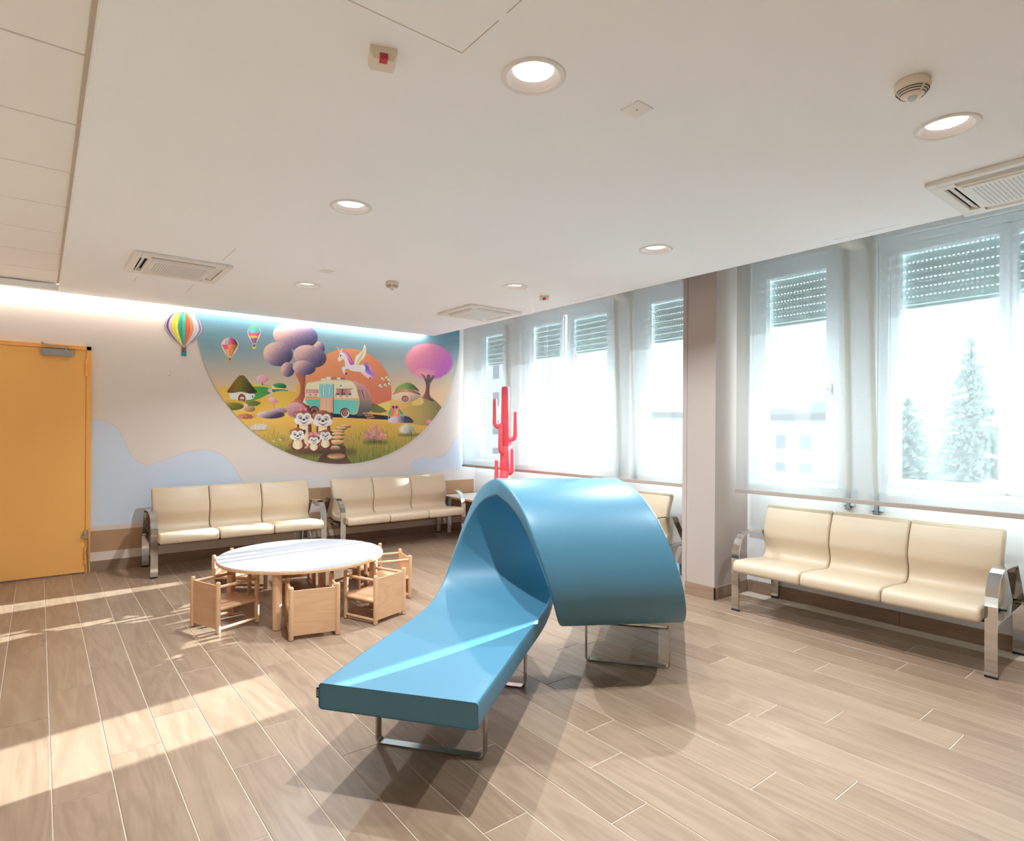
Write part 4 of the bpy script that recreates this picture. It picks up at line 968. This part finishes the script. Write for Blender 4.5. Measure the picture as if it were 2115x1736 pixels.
        if bands == 0:
            k = np.clip(((np.arcsin(np.clip(sgm, -1, 1))/PI+.5)*7).astype(int), 0, 6)
            top = np.array([(226, 226, 206), (240, 210, 120), (140, 180, 220), (232, 90, 130), (214, 60, 110), (60, 60, 120), (196, 180, 60)])[k]; mid = np.array([(236, 110, 140), (240, 90, 130), (232, 80, 130), (236, 150, 80), (230, 130, 90), (150, 140, 40), (170, 150, 50)])[k]; low = np.array([(240, 170, 120), (232, 150, 90), (244, 180, 110), (230, 120, 90), (240, 170, 100), (226, 130, 90), (236, 160, 100)])[k]
            col = np.where((ny < -.1)[:, None], top, np.where((ny < .5)[:, None], mid, low))
        else:
            yy = ny+.06*np.sin(sgm*9); col = np.where((yy < -.55)[:, None], (86, 190, 130), np.where((yy < -.02)[:, None], (96, 190, 200), np.where((yy < .42)[:, None], (226, 96, 136), np.where((yy < .72)[:, None], (246, 190, 90), (150, 96, 160)))))
        col = col*(1.04-.22*np.abs(sgm-(-.3)))[:, None]
        A.mix(ins.astype(float), col, ix)
        A.line([(cx-rx*.24, cy+ry*1.5), (cx-12, cy+ry*1.95)], 2, (200, 190, 170)); A.line([(cx+rx*.24, cy+ry*1.5), (cx+12, cy+ry*1.95)], 2, (200, 190, 170))
        A.ell(cx, cy+ry*1.83, 7, 9, (90, 66, 56)); A.rect(cx-14, cy+ry*1.95, cx+14, cy+ry*2.25, (206, 140, 70) if not bands else (240, 200, 90))
    # flamingo and its stone
    A.ell(695, 845, 60, 24, [(216, 190, 196), (170, 140, 150), (120, 100, 120)], light=LT); A.ell(628, 876, 104, 30, [(226, 206, 214), (170, 150, 166), (80, 66, 90), (60, 50, 80)], light=(-.8, -.5), tex=.15)
    A.line(catmull([(622, 690), (634, 706), (622, 734), (616, 756), (630, 768)], 5), 14, (240, 186, 196)); A.ell(621, 688, 16, 15, (244, 196, 204)); A.ell(611, 700, 7, 10, (230, 170, 176)); A.poly([(604, 704), (612, 700), (612, 716), (606, 714)], (70, 44, 50)); A.ell(646, 766, 32, 19, [(246, 206, 212), (236, 170, 190), (206, 130, 156)], rot=.35, light=LT); A.poly([(660, 756), (684, 776), (676, 782), (650, 776)], (214, 140, 170), smooth=2)
    A.line([(646, 782), (648, 852)], 4, (226, 146, 156)); A.line([(654, 782), (656, 852)], 4, (214, 134, 146)); A.ell(619, 686, 3, 3, (50, 30, 30))
    # fur bushes
    A.ell(816, 838, 77, 66, [(232, 190, 200), (206, 150, 162), (176, 116, 128), (150, 90, 110)], light=(-.4, -.8), fur=9, tex=.45)
    A.ell(535, 972, 94, 36, [(226, 216, 216), (206, 196, 196), (130, 122, 120)], light=(-.3, -.8), fur=14, tex=.5)
    for i in range(60):
        a = -PI*(.03+.94*i/59); r = 40+48*A.rng.random(); A.line([(535+30*math.cos(a), 988), (535+r*1.05*math.cos(a), 988+r*.62*math.sin(a))], 2.2, (236, 230, 228) if i % 2 else (180, 174, 176))
    A.ell(1420, 1040, 92, 62, [(226, 160, 160), (196, 124, 126), (140, 84, 90)], light=(-.3, -.8), fur=16, tex=.4)
    for i in range(110):
        a = -PI*(-.12+1.24*A.rng.random()); r = 60+40*A.rng.random(); x, y = 1420+26*math.cos(a), 1056+20*math.sin(a)
        A.line([(x, y), (1420+r*math.cos(a), 1050+r*math.sin(a))], 2.6, [(240, 176, 176), (206, 130, 136), (226, 150, 150), (160, 96, 104)][i % 4])
    A.ell(1430, 1085, 80, 14, (70, 76, 46), soft=26)
    A.ell(1666, 990, 63, 46, [(248, 232, 214), (232, 216, 204), (150, 176, 190), (96, 140, 166)], light=(-.9, -.3), fur=9, tex=.25); A.ell(1690, 1032, 70, 10, (88, 92, 54), soft=20)
    A.ell(1840, 930, 38, 26, (226, 140, 140), fur=12, tex=.35); A.ell(1226, 1058, 34, 22, (226, 150, 140), fur=12, tex=.4); A.ell(746, 1062, 28, 18, (214, 130, 120), fur=10, tex=.4); A.ell(700, 1068, 12, 8, (240, 220, 200), fur=4); A.ell(646, 1078, 14, 8, (236, 216, 200), fur=5)
    # parrots on a stone
    A.poly([(1530, 934), (1540, 900), (1600, 888), (1680, 890), (1722, 934), (1640, 938)], 0, smooth=3, lr=[(232, 216, 226), (206, 186, 204), (70, 64, 96), (60, 60, 86)])
    A.ell(1556, 850, 20, 40, (232, 120, 96), rot=.12); A.poly([(1528, 860), (1546, 836), (1548, 860), (1530, 890)], (60, 170, 140), smooth=2); A.poly([(1526, 872), (1536, 866), (1530, 912), (1522, 912)], (96, 160, 220)); A.ell(1560, 816, 17, 15, (236, 150, 130)); A.ell(1566, 818, 9, 11, (50, 44, 110))
    A.ell(1600, 852, 22, 40, (236, 130, 100), rot=-.2); A.ell(1592, 856, 7, 22, (240, 196, 110)); A.poly([(1606, 834), (1626, 846), (1648, 886), (1616, 866)], (40, 176, 120), smooth=2); A.poly([(1620, 862), (1650, 886), (1640, 892)], (90, 170, 230)); A.ell(1598, 816, 17, 15, (240, 150, 126)); A.ell(1590, 818, 9, 11, (50, 44, 110))
    # grass texture over the front of the meadow
    g = np.clip((V-900)/160, 0, 1)*(A.noise(6, 60, 8)*.6+A.noise(3, 34, 9)*.5-.35); A.mix(np.clip(g, 0, .5), (150, 146, 74)); A.mix(np.clip(-g*1.5, 0, .5), (44, 54, 28))
    for i in range(420):
        x = A.rng.uniform(420, 1800); y = A.rng.uniform(1020, 1250); h = A.rng.uniform(22, 54)*(.6+.4*(y-1020)/230)
        A.line([(x, y), (x+A.rng.uniform(-9, 9), y-h)], 2.2, [(140, 140, 70), (104, 118, 58), (64, 80, 44), (170, 156, 84), (84, 104, 60)][i % 5])
    # stepping stones
    A.poly([(1000, 1250), (1010, 1190), (1060, 1150), (1080, 1110), (1190, 1110), (1200, 1180), (1230, 1260)], 0, smooth=3, ud=[(96, 74, 56), (80, 60, 50), (104, 76, 66)], tex=.12)
    for x, y, rx, ry in ((1200, 960, 40, 9), (1166, 978, 42, 10), (1140, 1000, 46, 11), (1140, 1022, 50, 12), (1140, 1050, 46, 14), (1132, 1086, 54, 19), (1118, 1132, 40, 19), (1128, 1192, 68, 22)):
        A.ell(x, y+7, rx*1.04, ry*1.15, (80, 84, 44)); A.ell(x, y, rx, ry, [(240, 206, 150), (216, 168, 122), (150, 110, 84)], light=(-.5, -.8))
    A.ell(1010, 1160, 260, 26, (84, 62, 48), soft=40)
    # five small long-necked animals
    def animal(cx, top, k, bodyw, bot, bow=None, arms=True):
        hw, hh = 66*k, 58*k; cy = top+hh
        A.poly([(cx-bodyw*1.12, bot-6), (cx-bodyw*.95, (cy+bot)/2), (cx-bodyw*.72, cy+hh*.6), (cx+bodyw*.9, cy+hh*.6), (cx+bodyw*1.15, (cy+bot)/2), (cx+bodyw*1.2, bot-6), (cx, bot+8)], (110, 64, 52), smooth=4)
        A.poly([(cx-bodyw*.86, bot-22), (cx-bodyw*.66, (cy+bot)/2-10), (cx-bodyw*.52, cy+hh*.6), (cx+bodyw*.52, cy+hh*.6), (cx+bodyw*.66, (cy+bot)/2-10), (cx+bodyw*.86, bot-22), (cx, bot)], 0, smooth=4, lr=[(236, 206, 166), (244, 216, 178), (206, 166, 134)])
        if arms:
            A.line([(cx-bodyw*.9, (cy+bot)/2), (cx-bodyw*1.5, bot-30*k)], 17*k, (156, 92, 72)); A.line([(cx+bodyw*.9, (cy+bot)/2), (cx+bodyw*1.4, bot-34*k)], 17*k, (120, 72, 62))
        for sx in (-1, 1): A.ell(cx+sx*hw*.88, cy-hh*.42, 15*k, 19*k, (150, 92, 76) if sx < 0 else (84, 52, 50)); A.ell(cx+sx*hw*.88, cy-hh*.40, 8*k, 11*k, (214, 150, 130) if sx < 0 else (54, 34, 38))
        A.ell(cx, cy, hw, hh, [(176, 104, 78), (150, 86, 66), (84, 54, 50)], light=(-.8, -.3))
        A.ell(cx, cy+hh*.34, hw*1.02, hh*.62, [(250, 244, 240), (240, 228, 224), (204, 190, 190)], light=(-.5, -.6))
        for sx in (-1, 1):
            A.ell(cx+sx*hw*.40, cy-hh*.12, hw*.42, hh*.46, (246, 238, 234), rot=sx*.35)
            A.ell(cx+sx*hw*.38, cy-hh*.02, hw*.22, hh*.27, (110, 70, 62)); A.ell(cx+sx*hw*.37, cy, hw*.17, hh*.23, (250, 250, 250)); A.ell(cx+sx*hw*.34, cy+hh*.03, hw*.12, hh*.17, (60, 76, 80)); A.ell(cx+sx*hw*.31, cy-hh*.04, hw*.04, hh*.05, (255, 255, 255))
        A.ell(cx+hw*.02, cy+hh*.26, hw*.17, hh*.13, (60, 44, 52)); m = catmull([(cx-hw*.42, cy+hh*.48), (cx-hw*.1, cy+hh*.66), (cx+hw*.16, cy+hh*.66), (cx+hw*.46, cy+hh*.44)], 5)
        A.poly(list(m)+[(cx+hw*.14, cy+hh*.80), (cx-hw*.06, cy+hh*.80)], (170, 84, 84)); A.line(m, 3*k+.6, (90, 56, 52))
        if bow:
            bx, by = cx+bow[0], top+bow[1]; q = bow[2]
            for sx in (-1, 1): A.poly([(bx, by), (bx+sx*26*q, by-14*q), (bx+sx*28*q, by+14*q)], (232, 130, 160), smooth=2)
            A.ell(bx, by, 6*q, 7*q, (206, 96, 130))
    animal(878, 836, 1.06, 54, 1135, bow=(-4, -2, 1.0), arms=False); animal(1024, 842, 1.12, 52, 1135, arms=False)
    animal(832, 976, .86, 44, 1142); animal(1044, 990, .72, 38, 1130); animal(956, 1032, .62, 36, 1152, bow=(-4, -8, 1.1))
    # fine random grain over the whole print
    A.c += A.grain[:, None]*5
    return A.linear()

def film(name, pts2, inside, painter, m, y, parent=None):
    """grid of points (x, z) on the wall at depth y, faces kept where inside"""
    (x0, x1, nx), (z0, z1, nz) = pts2; X, Z = np.meshgrid(np.linspace(x0, x1, nx), np.linspace(z0, z1, nz)); X = X.ravel(); Z = Z.ravel(); X, Z, keepv = inside(X, Z)
    i, j = np.meshgrid(np.arange(nx-1), np.arange(nz-1)); a = (j*nx+i).ravel(); F = np.stack([a, a+1, a+1+nx, a+nx], 1); F = F[keepv[F].all(1)]
    used = np.zeros(len(X), bool); used[F.ravel()] = True; re = np.cumsum(used)-1; F = re[F]; X, Z = X[used], Z[used]
    me = bpy.data.meshes.new(name); nF = len(F); me.vertices.add(len(X)); me.vertices.foreach_set('co', np.stack([X, np.zeros_like(X), Z], 1).astype(np.float32).ravel())
    me.loops.add(nF*4); me.loops.foreach_set('vertex_index', F.astype(np.int32).ravel()); me.polygons.add(nF)
    me.polygons.foreach_set('loop_start', np.arange(0, nF*4, 4, dtype=np.int32)); me.polygons.foreach_set('loop_total', np.full(nF, 4, np.int32))
    me.update(calc_edges=True)
    at = me.color_attributes.new('print', 'FLOAT_COLOR', 'POINT'); col = painter(X, Z); at.data.foreach_set('color', np.c_[col, np.ones(len(col))].astype(np.float32).ravel())
    me.materials.append(m); o = bpy.data.objects.new(name, me); C.objects.link(o); o.location = (0, y, 0); return o
MCX, MCZ, MR = 2.818, 2.511, 1.586
def in_mural(X, Z):
    r = np.hypot(X-MCX, Z-MCZ); k = np.where(r > MR, MR/np.maximum(r, 1e-6), 1.0); cell = .006
    keep = (r < MR+cell); lo = Z < MCZ
    Xn = np.where((r > MR) & lo, MCX+(X-MCX)*k, np.clip(X, MCX-MR, MCX+MR)); Zn = np.where((r > MR) & lo, MCZ+(Z-MCZ)*k, Z)
    return Xn, Zn, np.where(lo, keep, np.abs(X-MCX) <= MR+.002)
def mural_col(X, Z):
    d = HM[2, 0]*X+HM[2, 1]*Z+1; return paint_mural((HM[0, 0]*X+HM[0, 1]*Z+HM[0, 2])/d, (HM[1, 0]*X+HM[1, 1]*Z+HM[1, 2])/d)
mu = film('wall_mural', ((MCX-MR, MCX+MR, 860), (MCZ-MR, 2.70, 480)), in_mural, mural_col, M['print'], YB-.0075)
mu['label'] = 'round cut printed mural of a storybook landscape with caravan, unicorn and purple tree'; mu['category'] = 'mural'
# the large striped balloon print that overlaps the edge of the mural
BX, BZ, BW, BT = 1.131, 2.33, .168, 2.495
def half_w(Z):
    t = (BT-Z)/(BT-2.155); return np.where(t < .48, np.sqrt(np.clip(1-((t-.48)/.48)**2, 0, 1)), np.clip(1-.86*((t-.48)/.52)**1.55, 0, 1))*BW
def in_balloon(X, Z):
    h = half_w(Z); u = X-BX; ok = (Z > 2.155) & (np.abs(u) <= h+.0022); Xn = np.where(Z > 2.155, BX+np.clip(u, -h, h), X)
    bask = (Z < 2.10) & (np.abs(u) < .024); rope = (Z <= 2.157) & (Z >= 2.098) & (np.abs(u) < .021)
    return Xn, Z, ok | bask | rope
def balloon_col(X, Z):
    h = np.maximum(half_w(Z), 1e-4); s = np.clip((X-BX)/h, -1, 1); a = np.arcsin(s)/PI+.5
    cols = np.array([(196, 96, 70), (220, 206, 214), (88, 84, 150), (214, 200, 216), (236, 220, 80), (246, 226, 90), (50, 160, 140), (86, 180, 160), (236, 110, 70), (240, 150, 110), (236, 226, 230), (236, 232, 236), (150, 150, 200), (226, 216, 230), (214, 120, 90)], float)
    k = np.clip((a*15).astype(int), 0, 14); c = cols[k]; f = np.abs(a*15-k-.5)*2; c = c*(1.0-.16*f[:, None]**3)*(1.05-.12*np.abs(s+.25))[:, None]
    low = Z < 2.157; c[low] = (190, 176, 160); rope = low & (np.abs(np.abs(X-BX)-.017) < .0035); c[rope] = (120, 96, 80)
    pas = low & (np.abs(X-BX) < .012) & (Z < 2.135); c[pas] = (120, 84, 66); c[Z < 2.10] = (44, 160, 158); c[(Z < 2.10) & (Z > 2.092)] = (30, 120, 124)
    v = c/255; return np.where(v <= .04045, v/12.92, ((v+.055)/1.055)**2.4)
bo = film('balloon_decal', ((BX-BW, BX+BW, 150), (2.05, BT, 170)), in_balloon, balloon_col, M['print'], YB-.0085)
bo['label'] = 'large striped hot air balloon print overlapping the left edge of the round mural'; bo['category'] = 'wall decal'
